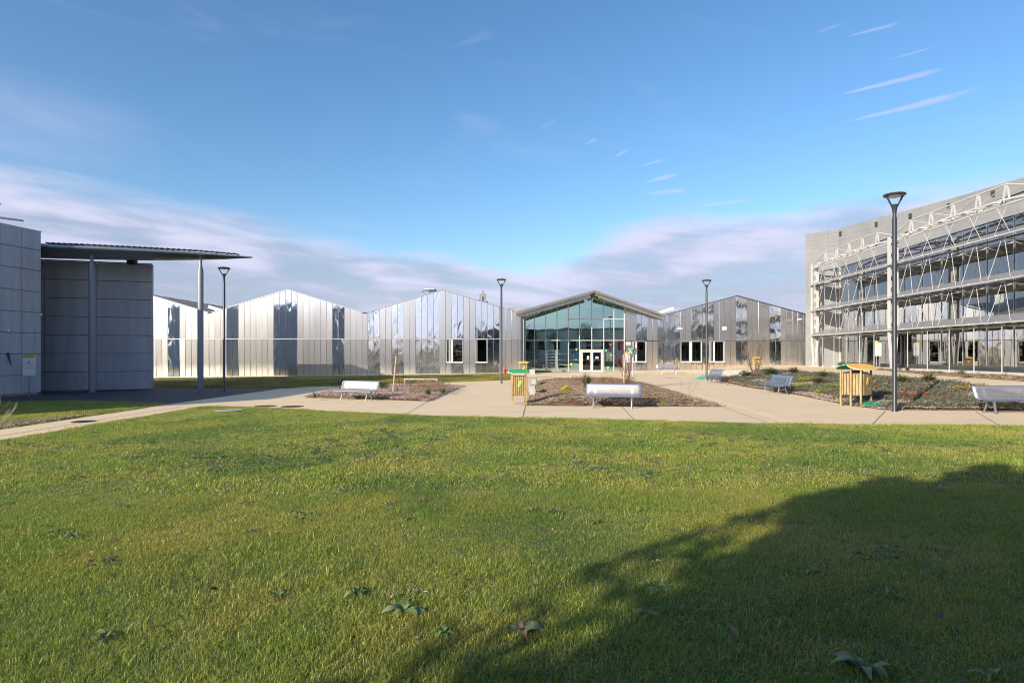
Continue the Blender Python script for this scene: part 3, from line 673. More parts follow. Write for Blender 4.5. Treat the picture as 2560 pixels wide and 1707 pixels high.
def bare(name, x, y, zf, h, spread, nst, mat, label, stake=None, seed=1, cat='shrub', buds=None, r0=.012, side=(0, 0)):
    r = random.Random(seed); t = thing(name, label, cat, (x, y, zf(x, y)))
    b = MB(); tips = []
    def grow(p, d, l, rad, dep):
        pts = [p]; q = p
        for i in range(3):
            d = (d + Vector((r.uniform(-.16, .16), r.uniform(-.16, .16), r.uniform(0, .12)))).normalized(); q = q + d * l / 3; pts.append(q)
        b.tube(pts, [rad, rad * .85, rad * .7, rad * .45], 4, tint=r.random()); tips.append(q)
        if dep > 0:
            for _ in range(r.randint(2, 3)):
                f = r.choice(pts[1:]); dd = (d + Vector((r.uniform(-.8, .8), r.uniform(-.8, .8), r.uniform(-.1, .5)))).normalized()
                grow(f, dd, l * r.uniform(.4, .62), rad * .5, dep - 1)
    for i in range(nst):
        a = r.uniform(0, 6.28); d = Vector((math.cos(a) * spread + side[0], math.sin(a) * spread + side[1], 1)).normalized()
        st = MB(); grow(Vector((math.cos(a) * .06, math.sin(a) * .06, -.03)), d, h * r.uniform(.55, .8), r0 * r.uniform(.7, 1.2), 2)
    b.build('branches', mat, t)
    if buds:
        bb = MB()
        for q in tips: bb.leaf(q, (r.uniform(-1, 1), r.uniform(-1, 1), .4), .04, .02, tint=r.random())
        bb.build('leaves', buds, t)
    return t

# ================================================================== BUILDINGS
def poly_panel(name, poly, Yf, mat, parent, th=.05, ch=.012, tilt=(0, 0)):
    """upright cassette in the XZ plane facing -Y; poly is a list of (x, z)"""
    cx = sum(p[0] for p in poly) / len(poly); cz = sum(p[1] for p in poly) / len(poly); n = len(poly)
    def ins(p):
        ex = (p[0] - cx); ez = (p[1] - cz); return (p[0] - math.copysign(ch, ex), p[1] - math.copysign(ch, ez))
    yt = lambda x, z: tilt[0] * (x - cx) + tilt[1] * (z - cz)
    vs = [(x, Yf, z) for x, z in poly] + [(x, Yf - th + ch, z) for x, z in poly] + [(x, Yf - th + yt(x, z), z) for x, z in map(ins, poly)]
    fs = []
    for i in range(n):
        j = (i + 1) % n
        fs += [(i, j, n + j, n + i), (n + i, n + j, 2 * n + j, 2 * n + i)]
    fs.append(tuple(range(2 * n, 3 * n)))
    b = MB(); b.add(vs, fs); return b.build(name, mat, parent)

def facade(root, Y, edges, mirror, zseam, zb, top, wins, seed, peaks, gap=.011, zfloor_of=None):
    r = random.Random(seed); back = MB()
    for k in range(len(edges) - 1):
        x0, x1 = edges[k], edges[k + 1]; mt = M['mirror'] if k in mirror else M['satin']; amp = .006 if k in mirror else .012
        cuts = [x0] + [p for p in peaks if x0 + .02 < p < x1 - .02] + [x1]
        pts = [(x0 + gap, zseam + .03), (x1 - gap, zseam + .03)] + [(c if c not in (x0, x1) else (c + gap if c == x0 else c - gap), top(c)) for c in reversed(cuts)]
        poly_panel('panel', pts, Y, mt, root, tilt=(r.gauss(0, amp), (.005 if k not in mirror else 0) + r.gauss(0, amp * .25)))
        back.add([(x0, Y + .03, zseam), (x1, Y + .03, zseam)] + [(c, Y + .03, top(c)) for c in reversed(cuts)], [tuple(range(2 + len(cuts)))])
        # lower row, cut round the windows
        xs = sorted({x0, x1} | {wx for wn in wins for wx in wn[:2] if x0 + .03 < wx < x1 - .03})
        for a, b_ in zip(xs[:-1], xs[1:]):
            z1 = zseam - .03
            for wn in wins:
                if a >= wn[0] - .05 and b_ <= wn[1] + .05: z1 = wn[2] - .02
            za, zb_ = zb(a), zb(b_)
            poly_panel('panel', [(a + gap, za), (b_ - gap, zb_), (b_ - gap, z1), (a + gap, z1)], Y, mt, root, tilt=(r.gauss(0, amp), (-.019 if k not in mirror else 0) + r.gauss(0, amp * .25)))
            back.add([(a, Y + .03, za - .3), (b_, Y + .03, zb_ - .3), (b_, Y + .03, z1), (a, Y + .03, z1)], [(0, 1, 2, 3)])
    back.build('backing_wall', M['joint'], root)
    X0, X1 = edges[0], edges[-1]
    MB().box((X0 + X1) / 2, Y - .035, zseam, X1 - X0, .07, .034).build('seam_trim', M['joint'] if Y < 60 else M['galv_dark'], root)

def window(root, x0, x1, z0, z1, Y, posts=(), label=None, reveal=.22, blind=None):
    f = MB(); t = .065; yc = Y + .02
    f.box((x0 + x1) / 2, yc - .03, z1 - t * .3, x1 - x0, .16, t * .6); 
    f.box(x0 + t * .3, yc - .03, (z0 + z1) / 2, t * .6, .16, z1 - z0); f.box(x1 - t / 2, yc - .03, (z0 + z1) / 2, t, .16, z1 - z0 - .004)
    for a, b_ in posts: f.box((a + b_) / 2, yc - .0, (z0 + z1) / 2, b_ - a, .10, z1 - z0 - .006)
    o = f.build('window', M['frame'], root)
    MB().box((x0 + x1) / 2, yc - .07, z0 + .05, x1 - x0 - .01, .26, .10).build('sill', M['white'], o)
    MB().box((x0 + x1) / 2, yc + .08, (z0 + z1) / 2, x1 - x0 - .02, .012, z1 - z0 - .02).build('pane', M['glass_dark'], o)
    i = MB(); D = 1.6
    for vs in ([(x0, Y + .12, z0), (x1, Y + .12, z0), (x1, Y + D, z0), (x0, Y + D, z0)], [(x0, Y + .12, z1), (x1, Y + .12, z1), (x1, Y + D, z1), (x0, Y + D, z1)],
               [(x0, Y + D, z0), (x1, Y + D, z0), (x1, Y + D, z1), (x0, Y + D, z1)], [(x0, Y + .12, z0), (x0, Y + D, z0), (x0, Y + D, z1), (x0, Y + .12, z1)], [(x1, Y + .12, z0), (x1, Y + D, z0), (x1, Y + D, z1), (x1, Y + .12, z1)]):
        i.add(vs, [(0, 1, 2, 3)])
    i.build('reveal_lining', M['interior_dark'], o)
    if blind: MB().box(blind[0], Y + .5, z0 + blind[1] / 2 + .02, .35, .3, blind[1]).build('cabinet', M['white'], o)
    return o

# ---------------- hall with three gables on the left
YL = 58.0; sL = 1500 / YL
pxl = lambda p: (p - 1280) / sL
edges = [pxl(390.7 + 14.70 * k) for k in range(-16, 36)] + [pxl(919.8 + 14.94 * j) for j in range(0, 26)] + [pxl(1302.3)]
off = 16
mir = {off + k for k in (2, 3, 12, 13, 20, 21, 22, 23, 30, 31, 36, 37, 40, 41, 44, 45, 46, 47, 50, 51, 54, 55, 56, 57)}
ZV, ZP = 5.69, 7.94
vals = [pxl(v) for v in (137, 525, 912, 1302.3)]; pks = [pxl(v) for v in (331, 718, 1106)]
knots = sorted(vals + pks); kz = [ZP if k in pks else ZV for k in knots]
topL = lambda x: float(np.interp(x, knots, kz)) - .05
hall = thing('metal_hall', 'long stainless steel clad hall with three pitched gables left of the glass entrance', 'hall', (0, 0, 0))
wC = [(pxl(1116.5), pxl(1158.3), .87, 3.15), (pxl(1189.3), pxl(1218.5), .87, 3.15)]
facade(hall, YL, edges, mir, 3.18, lambda x: base(x) + .10, topL, wC, 3, pks + vals)
window(hall, wC[0][0], wC[0][1], .87, 3.15, YL, [(pxl(1122), pxl(1124)), (pxl(1126.5), pxl(1132.5))], blind=None)
window(hall, wC[1][0], wC[1][1], .87, 3.15, YL, [(pxl(1191.6), pxl(1193))])
tr = MB()
for a, b_ in zip(knots[:-1], knots[1:]): tr.bar((a, YL + .04, topL(a) + .04), (b_, YL + .04, topL(b_) + .04), .26, .05)
tr.build('rake_trim', M['galv'], hall)
bt = MB(); xs = np.linspace(edges[0], edges[-1], 20)
for a, b_ in zip(xs[:-1], xs[1:]): bt.bar((a, YL - .06, base(a) + .07), (b_, YL - .06, base(b_) + .07), .10, .06)
bt.build('base_trim', M['joint'], hall)
for a, b_ in zip(knots[:-1], knots[1:]):
    za, zb_ = topL(a) - .12, topL(b_) - .12
    rf = MB(); rf.add([(a, YL + .15, za), (b_, YL + .15, zb_), (b_, YL + 42, zb_), (a, YL + 42, za), (a, YL + .15, za - .1), (b_, YL + .15, zb_ - .1), (b_, YL + 42, zb_ - .1), (a, YL + 42, za - .1)],
                      [(0, 1, 2, 3), (7, 6, 5, 4), (0, 4, 5, 1), (1, 5, 6, 2), (2, 6, 7, 3), (3, 7, 4, 0)])
    nr = 14
    for i in range(nr):     # standing ribs of the roof sheets
        y = YL + 1 + i * 2.9; rf.bar((a, y, za + .02), (b_, y, zb_ + .02), .06, .05)
    rf.build('roof', M['roofing'], hall)
for v in vals[1:3]: MB().box(v, YL - .02, ZV - .02, .45, .14, .10).build('gutter_outlet', M['galv_dark'], hall)
MB().box(pxl(1302.3) + .03, YL + 1.7, 2.75, .06, 3.4, 5.9).build('return_wall', M['galv_dark'], hall)
pp = MB(); pp.tube([(pxl(1302.3) + .28, YL + .25, 5.4), (pxl(1302.3) + .28, YL + .25, -.1)], .05, 8); pp.build('downpipe', M['galv'], hall)

# roof objects of the left hall
t = thing('roof_vent', 'white and blue octagonal vent cowl on the ridge left of the tall steel gable', 'roof vent', (-10.0, 73.0, 8.45))
b = MB(); b.lathe(0, 0, [(.25, 0), (.3, .35), (.95, .75), (.95, .85), (.75, 1.12), (.001, 1.15)], 8); b.build('cowl', M['sign_white'], t)
b = MB(); b.lathe(0, 0, [(.97, .76), (.99, .86), (.8, 1.05), (.79, 1.04), (.96, .84)], 8); b.build('rim', mat('blue_rim', (.10, .15, .28), .4), t)
t = thing('antenna_mast', 'short phone mast with white panel antennas rising behind the hall roof', 'antenna', (-4.25, 88, 5.5))
b = MB(); b.tube([(0, 0, 0), (0, 0, 5.4)], .12, 8); b.build('pole', M['galv'], t)
for i, (ox, oz, hh) in enumerate([(-.35, 4.2, 1.5), (.3, 4.3, 1.4), (-.3, 2.3, 1.4), (.35, 2.2, 1.5), (0, 5.0, .9)]):
    MB().box(ox, -.3, oz, .3, .18, hh).build('antenna_panel', M['fascia'], t)
for i, (ox, oz) in enumerate([(-.62, 3.9), (.62, 3.7)]): MB().box(ox, -.35, oz, .22, .22, .4).build('radio_unit', M['iron'], t)
for i, (x, y, z, sx, sy) in enumerate([(-31.9, 66, 6.25, 2.6, .9), ]):
    t = thing('skylight', 'white box skylight low on the dark roof slope behind the tall grey column', 'skylight', (x, y, z), R(0))
    b = MB(); b.box(0, 0, .12, 2.8, .9, .55, mat=Matrix.Rotation(R(16.5), 3, 'Y')); b.build('kerb', M['white'], t)
    b = MB(); b.box(1.9, .2, -.25, 1.2, .9, .5, mat=Matrix.Rotation(R(16.5), 3, 'Y')); b.box(1.9, .2, -.0, 1.25, .95, .04, mat=Matrix.Rotation(R(16.5), 3, 'Y')); b.build('louvre_box', M['iron'], t)

# ---------------- entrance hall with glass front
YR = 61.3; sR = 1500 / YR
pxr = lambda p: (p - 1280) / sR
ent = thing('entrance_hall', 'entrance hall with a green tinted glass wall under a grey pitched canopy roof', 'entrance hall', (0, 0, 0))
RX, RZ, SL = 8.06, 7.92, .2965
zroof = lambda x: RZ - abs(x - RX) * SL
gx = [pxr(1260 + v / 4.355) for v in (230, 330, 455, 578, 700, 822, 955, 1085, 1195, 1310)]
gfl = lambda x: base(x) + .03
barz = lambda x: float(np.interp(x, [gx[0], pxr(1479), gx[-1]], [4.95, 7.02, 5.94]))
th_ = lambda x: zroof(x) - .34
fr = MB()
for x in gx: fr.box(x, YR - .05, (gfl(x) + th_(x)) / 2, .062 if x not in (gx[0], gx[-1]) else .10, .16, th_(x) - gfl(x))
o_fr = fr.build('mullions', M['frame'], ent)
for z, a, b_ in ((3.10, 0, 9), (5.28, 4, 9), (.02, 0, 9)):
    MB().box((gx[a] + gx[b_]) / 2, YR - .062, z, gx[b_] - gx[a], .14, .075).build('transom', M['frame'], ent)
for k in range(9):
    x0, x1 = gx[k] + .03, gx[k + 1] - .03
    zs = [.05] + ([3.1]) + ([5.28] if min(th_(x0), th_(x1)) > 5.5 else [])
    for i, z0 in enumerate(zs):
        last = i == len(zs) - 1
        if k in (5, 6) and i == 0: z0 = 2.22
        if last: pl = [(x0, z0), (x1, z0), (x1, th_(x1))] + ([(RX, th_(RX))] if x0 < RX < x1 else []) + [(x0, th_(x0))]
        else: pl = [(x0, z0), (x1, z0), (x1, zs[i + 1]), (x0, zs[i + 1])]
        poly_panel('glass_pane', pl, YR, M['glass_teal'], ent, th=.03, ch=.002)
# roof with projecting canopy: front edge runs obliquely
FA, FB = (.40, 56.1), (15.72, 61.15)
fy = lambda x: FA[1] + (x - FA[0]) / (FB[0] - FA[0]) * (FB[1] - FA[1])
for (a, b_) in ((FA[0], RX), (RX, FB[0])):
    rf = MB(); za, zb_ = zroof(a), zroof(b_)
    rf.add([(a, fy(a), za), (b_, fy(b_), zb_), (b_, YR + 40, zb_), (a, YR + 40, za), (a, fy(a), za - .16), (b_, fy(b_), zb_ - .16), (b_, YR + 40, zb_ - .16), (a, YR + 40, za - .16)],
           [(0, 1, 2, 3), (7, 6, 5, 4), (1, 5, 6, 2), (2, 6, 7, 3), (3, 7, 4, 0), (0, 4, 5, 1)])
    rf.build('roof', M['fascia'], ent)
    b = MB(); a1, b1 = a + .1, b_ - .02; e_ = .175
    b.add([(a1, fy(a1) + .06, zroof(a1) - e_), (b1, fy(b1) + .06, zroof(b1) - e_), (b1, YR + 14.5, zroof(b1) - e_), (a1, YR + 14.5, zroof(a1) - e_)], [(0, 1, 2, 3)]); b.build('soffit', M['soffit'], ent)
    b = MB(); b.bar((a, fy(a) - .04, za - .08), (b_, fy(b_) - .04, zb_ - .08), .06, .20); b.build('fascia', M['fascia'], ent)
    b = MB(); b.bar((a + .5, fy(a + .5) + .28, zroof(a + .5) - .42), (b_ - .4, fy(b_ - .4) + .28, zroof(b_ - .4) - .42), .14, .34); b.build('rafter', M['galv'], ent)
    b = MB(); b.bar((a + .5, fy(a + .5) + .20, zroof(a + .5) - .60), (b_ - .4, fy(b_ - .4) + .20, zroof(b_ - .4) - .60), .24, .04); b.build('rafter_flange', M['galv_dark'], ent)
for x in (3.2, 5.7, 8.06, 10.6): MB().box(x, (fy(x) + YR) / 2 + .2, zroof(x) - .42, .18, YR - fy(x) - .5, .34).build('canopy_beam', M['galv_dark'], ent)
for x in (.95, 14.9): 
    b = MB(); b.box(x, fy(x) + .35, (zroof(x) - .6 + base(x)) / 2, .12, .2, zroof(x) - .6 - base(x)); 
    if x < 2: b.build('corner_post', M['galv_dark'], ent)
# door
dx0, dx1 = gx[5] + .05, gx[7] - .05; dz0, dz1 = .0, 2.16; dm = (dx0 + dx1) / 2; gz = gfl(5)
b = MB(); b.box((dx0 + dx1) / 2, YR - .10, dz1 - .06, dx1 - dx0, .14, .16)
for x in (dx0 + .05, dx1 - .05): b.box(x, YR - .10, (dz1 - .15 + gz) / 2, .12, .14, dz1 - .14 - gz)
b.build('door_frame', M['frame'], ent)
for s_, (a, c) in enumerate(((dx0 + .13, dm - .01), (dm + .01, dx1 - .13))):
    d = MB(); H = dz1 - .16
    d.box((a + c) / 2, YR - .13, H - .06, c - a, .07, .11); d.box((a + c) / 2, YR - .13, gz + .10, c - a, .07, .16)
    d.box(a + .06, YR - .13, (H + gz) / 2, .11, .072, H - gz - .3); d.box(c - .06, YR - .13, (H + gz) / 2, .11, .072, H - gz - .3)
    leaf = d.build('door', M['white'], ent)
    MB().box((a + c) / 2, YR - .12, (H + gz) / 2, c - a - .2, .012, H - gz - .3).build('pane', M['glass_dark'], leaf)
    MB().box((c - .16) if s_ == 0 else (a + .16), YR - .19, 1.0, .03, .04, .5).build('handle', M['brushed'], leaf)
    MB().box((a + c) / 2 + (.15 if s_ == 0 else 0), YR - .145, 1.35, .22 if s_ == 0 else .3, .01, .32 if s_ == 0 else .22).build('notice', M['sign_white'], leaf)
for x in ((gx[2] + gx[3]) / 2,):   # louvred leaf left of the centre
    d = MB(); a, c = gx[2] + .05, gx[3] - .05
    for xx in (a + .06, c - .06): d.box(xx, YR - .10, 1.05, .12, .1, 2.1)
    lv_ = d.build('louvre_frame', M['galv'], ent)
    for i in range(7): MB().box((a + c) / 2, YR - .11, .12 + i * .325, c - a - .2, .08, .045).build('louvre_bar', M['galv'], lv_)
# stickers on the glass
SM = {n: mat('sticker_' + n, c, .5) for n, c in dict(red=(.55, .04, .05), green=(.08, .5, .2), ochre=(.5, .42, .08), blue=(.02, .3, .5), lime=(.38, .5, .1), aqua=(.25, .6, .62), black=(.02, .02, .02)).items()}
for px_, py_, r_, c in ((1526, 861.5, .12, 'red'), (1515, 876, .12, 'green'), (1441, 873, .10, 'ochre'), (1440, 899, .09, 'blue'), (1428, 910, .12, 'lime'), (1520, 919, .13, 'aqua'), (1521.5, 900, .10, 'black'), (1528, 887.5, .08, 'ochre')):
    b = MB(); x, z = pxr(px_), (884 - py_) / sR + 1.75; n = 20
    b.add([(x + r_ * math.cos(6.283 * k / n), YR - .045, z + r_ * math.sin(6.283 * k / n)) for k in range(n)] + [(x + r_ * math.cos(6.283 * k / n), YR - .04, z + r_ * math.sin(6.283 * k / n)) for k in range(n)],
          [tuple(range(n)), tuple(range(2 * n - 1, n - 1, -1))] + [(k, n + k, n + (k + 1) % n, (k + 1) % n) for k in range(n)])
    b.build('sticker', SM[c], ent)
b = MB()
for k in (1, 3, 4, 5, 6):     # safety dots across the glass
    for i in range(8):
        x = gx[k] + .12 + i * (gx[k + 1] - gx[k] - .24) / 7
        for z in ((1.72,) if k < 4 else ()) + (1.13,): b.box(x, YR - .045 if k < 5 else YR - .14, z, .035, .004, .03)
tag(b.build('manifestation_dots', M['sign_white'], ent), kind='stuff')

def text(name, s_, x, y, z, size, mt, parent, rot=(R(90), 0, 0), depth=.004, align='CENTER'):
    cu_ = bpy.data.curves.new(name, 'FONT'); cu_.body = s_; cu_.size = size; cu_.extrude = depth; cu_.align_x = align; cu_.align_y = 'CENTER'
    tmp = bpy.data.objects.new(name + '_c', cu_); COL.objects.link(tmp); dg = bpy.context.evaluated_depsgraph_get()
    me = bpy.data.meshes.new_from_object(tmp.evaluated_get(dg)); bpy.data.objects.remove(tmp); me.materials.clear(); me.materials.append(mt)
    o = bpy.data.objects.new(name, me); COL.objects.link(o); o.location = (x, y, z); o.rotation_euler = rot; o.parent = parent; return o
text('lettering', 'HALLE DES METIERS', (gx[5] + gx[7]) / 2, YR - .06, 2.62, .30, M['sign_ink'], ent)
for i, s_ in enumerate(('ACCUEIL', 'FORMATION', 'ATELIERS')): text('lettering', '\u2022 ' + s_, gx[1] + .18, YR - .06, 2.58 - i * .17, .15, M['sign_ink'], ent, align='LEFT')
# steel clad part right of the glass
ed = [pxr(1563.6 + 13.4 * k) for k in range(7)]
wD = [(pxr(1580.3), pxr(1615.5), .87, 3.02)]
facade(ent, YR, ed, {2, 3}, 3.06, lambda x: base(x) + .14, lambda x: zroof(x) - .17, wD, 5, [])
window(ent, wD[0][0], wD[0][1], .87, 3.02, YR, [(pxr(1582.5), pxr(1584)), (pxr(1587.5), pxr(1592.5))])
MB().box(pxr(1570), YR - .09, 2.78, .45, .14, .28).build('intercom_box', M['white'], ent)
# interior
i_ = MB(); i_.box(7, YR + 8, -.14, 15, 16, .1); i_.build('floor', M['interior'], ent)
i_ = MB(); i_.box(7, YR + 15, 3.6, 15, .2, 8); i_.box(.75, YR + 8, 2.6, .1, 15, 5.4); i_.box(15.2, YR + 8, 2.6, .1, 15, 5.4); i_.build('inner_wall', M['interior'], ent)
MB().box(11.6, YR + 4.5, 2.0, .12, 8, 4.2).build('partition', M['interior'], ent)
r = random.Random(5)
for k in range(15):
    y = YR + 1.2 + (k % 5) * 2.2; x = 2.2 + (k // 5) * 3.2 + (k % 2) * .8
    MB().box(x, y, 5.2 + .4 * (2 - abs(k // 5 - 1)) - (k % 3) * .25, 2.6, .12, .5, rz=R(28)).build('ceiling_baffle', M['baffle'], ent)
for k, (x, y, h_, c) in enumerate([(2.6, 3, 1.1, 'interior_dark'), (5.0, 5, 1.0, 'baffle'), (9.6, 3.5, 1.2, 'wood'), (10.6, 2, 3.6, 'wood'), (4.2, 7, 2.2, 'interior_dark'), (7.6, 6, 2.4, 'baffle')]):
    MB().box(x, YR + y, h_ / 2 - .1, .9 if h_ < 3 else .2, .5, h_).build('furniture', M[c], ent)
for k in range(7):
    x = 9.9 + .2 * k; b = MB(); b.tube([(x, YR + 1.0 + .1 * k, -.1), (x + r.uniform(-.5, .5), YR + 1.2, r.uniform(2.6, 4.6))], .045, 6); b.build('birch_trunk', M['palebark'], ent)
for k in range(2):
    b = MB(); b.tube([(4.6 + k * 5.3, YR + 3, -.1), (4.6 + k * 5.3, YR + 3, 3.2), (4.0 + k * 5.3, YR + 3, 4.2), (3.4 + k * 5.3, YR + 3, 5.6)], .07, 8); b.build('branching_column', M['iron'], ent)
MB().box(9.6, YR + 10, 8.1, .9, .9, 1.7).build('chimney', M['white'], ent)

# ---------------- right hand steel hall
hr = thing('metal_hall', 'single gabled steel clad hall between the glass entrance and the concrete building', 'hall', (0, 0, 0))
edR = [pxr(1644 + 13.98 * k) for k in range(0, 28)]
mirR = {0, 1, 2, 3, 6, 7, 8, 9, 14, 15, 20, 21}
pkx = pxr(1842); topR = lambda x: float(np.interp(x, [pxr(1659), pkx, pxr(2024)], [5.64, 7.62, 5.62])) if x > pxr(1659) else 5.64 + (pxr(1659) - x) * .29
tz_ = lambda x: base(x) + .14 if x < 22.35 else .46
wE = [(pxr(1701.7), pxr(1754.2), .87, 3.02), (pxr(1773.7), pxr(1810.7), .87, 3.02)]
facade(hr, YR, edR, mirR, 3.06, tz_, topR, wE, 8, [pkx, pxr(1659)])
window(hr, wE[0][0], wE[0][1], .87, 3.02, YR, [(pxr(1723.5), pxr(1730))])
window(hr, wE[1][0], wE[1][1], .87, 3.02, YR, [(pxr(1776.5), pxr(1778)), (pxr(1783), pxr(1787))], blind=(pxr(1794), .9))
kn = [(pxr(1659), 5.64), (pkx, 7.62), (pxr(2024), 5.62)]
b = MB()
for (a, za), (c, zc) in zip(kn[:-1], kn[1:]): b.bar((a, YR - .02, za + .05), (c, YR - .02, zc + .05), .24, .07)
b.build('rake_trim', M['galv_dark'], hr)
for (a, za), (c, zc) in zip(kn[:-1], kn[1:]):
    rf = MB(); rf.add([(a, YR + .1, za - .1), (c, YR + .1, zc - .1), (c, YR + 40, zc - .1), (a, YR + 40, za - .1)], [(0, 1, 2, 3)]); rf.build('roof', M['roofing'], hr)
MB().box((pxr(1644) + 22.3) / 2, YR - .05, base(18) + .08, 22.3 - pxr(1644), .14, .12).build('base_kerb', M['concrete_white'], hr)
t = thing('skylight', 'white skylight box at the roof valley between the glass entrance and right gable', 'skylight', (16.4, 64, 6.35))
MB().box(0, 0, 0, 1.5, .9, .3, mat=Matrix.Rotation(R(-16.5), 3, 'Y')).build('kerb', M['white'], t); MB().box(-.02, 0, .2, 1.4, .8, .06, mat=Matrix.Rotation(R(-16.5), 3, 'Y')).build('dome', M['galv'], t)
t = thing('roof_dome', 'shallow blue glass dome on the roof beside the concrete wall', 'roof dome', (34.6, 74.5, 5.4))
b = MB(); b.lathe(0, 0, [(1.9, 0), (1.8, .35), (1.45, .75), (.9, 1.05), (.3, 1.2), (.001, 1.2)], 16); b.build('dome_glass', mat('blue_glass', (.20, .38, .46), .15, .3), t)
for k in range(8):
    a = k * math.pi / 8; c, s_ = math.cos(a), math.sin(a)
    b = MB(); b.tube([(-1.92 * c, -1.92 * s_, 0), (-1.47 * c, -1.47 * s_, .78), (0, 0, 1.24), (1.47 * c, 1.47 * s_, .78), (1.92 * c, 1.92 * s_, 0)], .035, 5); b.build('rib', M['galv_dark'], t)
def camera_box(x, y, z, label):
    t = thing('security_camera', label, 'security camera', (x, y, z)); b = MB(); b.box(0, .0, 0, .34, .14, .14); b.build('housing', M['white'], t)
    b = MB(); b.tube([(-.12, 0, .02), (-.12, .25, .05)], .025, 6); b.build('arm', M['white'], t)
    b = MB(); b.tube([(.17, 0, 0), (.19, 0, 0)], .045, 8); b.build('lens', M['black'], t)
camera_box(pxr(1699), YR - .3, 3.29 + 1.02, 'small white security camera on the mirrored panels of the right hall')
camera_box(28.9, 60.3, 5.22, 'small white security camera at the edge of the concrete wall')
t = thing('alarm_box', 'small square white box high on the right steel gable', 'alarm box', (pxr(1810.6), YR - .05, 4.33)); b = MB(); b.box(0, -.07, 0, .36, .16, .34); b.build('case', M['sign_white'], t, bevel=.02)
b = MB(); b.box(0, -.16, -.02, .2, .02, .2); b.build('cover', M['white'], t)

# ---------------- left grey panel clad building
gb = thing('grey_building', 'grey panel clad building at the left edge with a tall windowless wall', 'building', (0, 0, 0))
F = [(-26.1, 33.2), (-26.5, 31.0), (-27.2, 26.0), (-27.9, 10.0)]; zt = 8.47
b = MB(); b.prism([(-26.16, 33.1), (-26.56, 31.0), (-27.26, 26.0), (-27.96, 10.05), (-48, 10.05), (-48, 33.1)], -.9, zt - .03); b.build('wall_core', M['cladding'], gb)
rows = [-.38, .6, 1.74, 2.87, 4.0, 5.14, 6.31, 7.43, 8.51]
def clad(parent, P, Q, s0, s1, z0, z1, mt, gp=.014, th=.05):
    P, Q = Vector((P[0], P[1], 0)), Vector((Q[0], Q[1], 0)); d = (Q - P).normalized(); n = Vector((d.y, -d.x, 0))
    b = MB(); vs = []; L = (s0 + gp, s1 - gp)
    c = .008
    for (o_, ins_) in ((0, 0), (th - c, 0), (th, c)):
        for s_, z in ((L[0] + ins_, z0 + gp + ins_), (L[1] - ins_, z0 + gp + ins_), (L[1] - ins_, z1 - gp - ins_), (L[0] + ins_, z1 - gp - ins_)): 
            q = P + d * s_ + n * o_; vs.append((q.x, q.y, z))
    b.add(vs, [(8, 9, 10, 11)] + [(i, (i + 1) % 4, 4 + (i + 1) % 4, 4 + i) for i in range(4)] + [(4 + i, 4 + (i + 1) % 4, 8 + (i + 1) % 4, 8 + i) for i in range(4)])
    return b.build('cladding_panel', mt, parent)
for P_, Q_, w_ in ((F[1], F[0], .745), (F[2], F[1], 1.01), (F[3], F[2], 1.0)):
    L = (Vector(Q_) - Vector(P_)).length; n = max(1, round(L / (.9 if w_ < .9 else 1.26)))
    for k in range(n):
        if P_ is F[3] and k < n - 2: continue
        for z0, z1 in zip(rows[:-1], rows[1:]): clad(gb, P_, Q_, L * k / n, L * (k + 1) / n, z0, z1, M['cladding'])
b = MB(); b.prism([F[2], (F[2][0] - .05, F[2][1]), (F[3][0] - .05, F[3][1]), F[3]], -.9, zt); b.build('plain_wall', M['cladding'], gb)
b = MB(); b.prism([(-26.05, 33.25), (-26.45, 31.0), (-27.85, 9.95), (-48, 9.95), (-48, 33.25)], zt + .0, zt + .05); b.build('parapet_cap', M['galv'], gb)
b = MB(); b.prism([(-26.0, 33.2), (-26.4, 31.0), (-27.1, 26), (-27.3, 26), (-26.6, 31), (-26.2, 33.2)], -.75, -.44); b.build('plinth', M['plinth'], gb)
b = MB(); b.bar((-27.3, 31.6, 8.95), (-26.3, 32.3, 8.9), .5, .04); b.build('roof_fin', M['galv'], gb)
b = MB(); b.bar((-27.3, 29.6, 9.5), (-26.0, 30.5, 9.35), .4, .04); b.build('roof_fin', M['galv'], gb)
b = MB(); b.tube([(-26.8, 31.3, 8.5), (-27.0, 30.4, 9.5)], .04, 6); b.build('fin_strut', M['galv'], gb)
MB().box(-26.35, 31.3, 2.95, .22, .12, .12).build('wall_lamp', M['white'], gb)
MB().box(-26.0, 33.05, 3.9, .16, .12, .14).build('wall_lamp', M['white'], gb)
b = MB(); b.tube([(-26.34, 31.35, 1.8), (-26.28, 31.38, 1.4), (-26.22, 31.42, 1.1)], [.05, .03, .01], 6); b.build('hanging_cable', M['black'], gb)
# lower set back wing
A, B_ = (-27.8, 35.7), (-22.5, 37.5); ul = (Vector(B_) - Vector(A)).length
d = (Vector(B_) - Vector(A)).normalized(); A0 = Vector(A) - d * 4.5
b = MB(); b.prism([(A0.x, A0.y + .05), (B_[0] - .05, B_[1] + .06), (-27.9, 45), (-34, 45)], -.9, 7.25); b.build('wing_core', M['cladding2'], gb)
rw = [-.46, .65, 1.76, 2.87, 3.98, 5.09, 6.2, 7.3]
for s0, s1 in ((-4.4, -2.2), (-2.2, 0), (0, ul * .4755), (ul * .4755, ul)):
    for z0, z1 in zip(rw[:-1], rw[1:]): clad(gb, A, B_, s0, s1, z0, z1, M['cladding2'])
b = MB(); b.bar((A0.x, A0.y, 7.33), (B_[0] + .02, B_[1] - .02, 7.33), .2, .05); b.build('coping', M['galv_dark'], gb)
MB().box(B_[0] + .03, B_[1] + .02, 3.4, .05, .10, 7.8).build('corner_trim', M['galv'], gb)
b = MB(); b.prism([(-26.3, 33.1), (-28, 35.5), (-33, 34.1), (-33, 33.1)], -.9, 7.1); b.build('recess_wall', M['interior_dark'], gb)

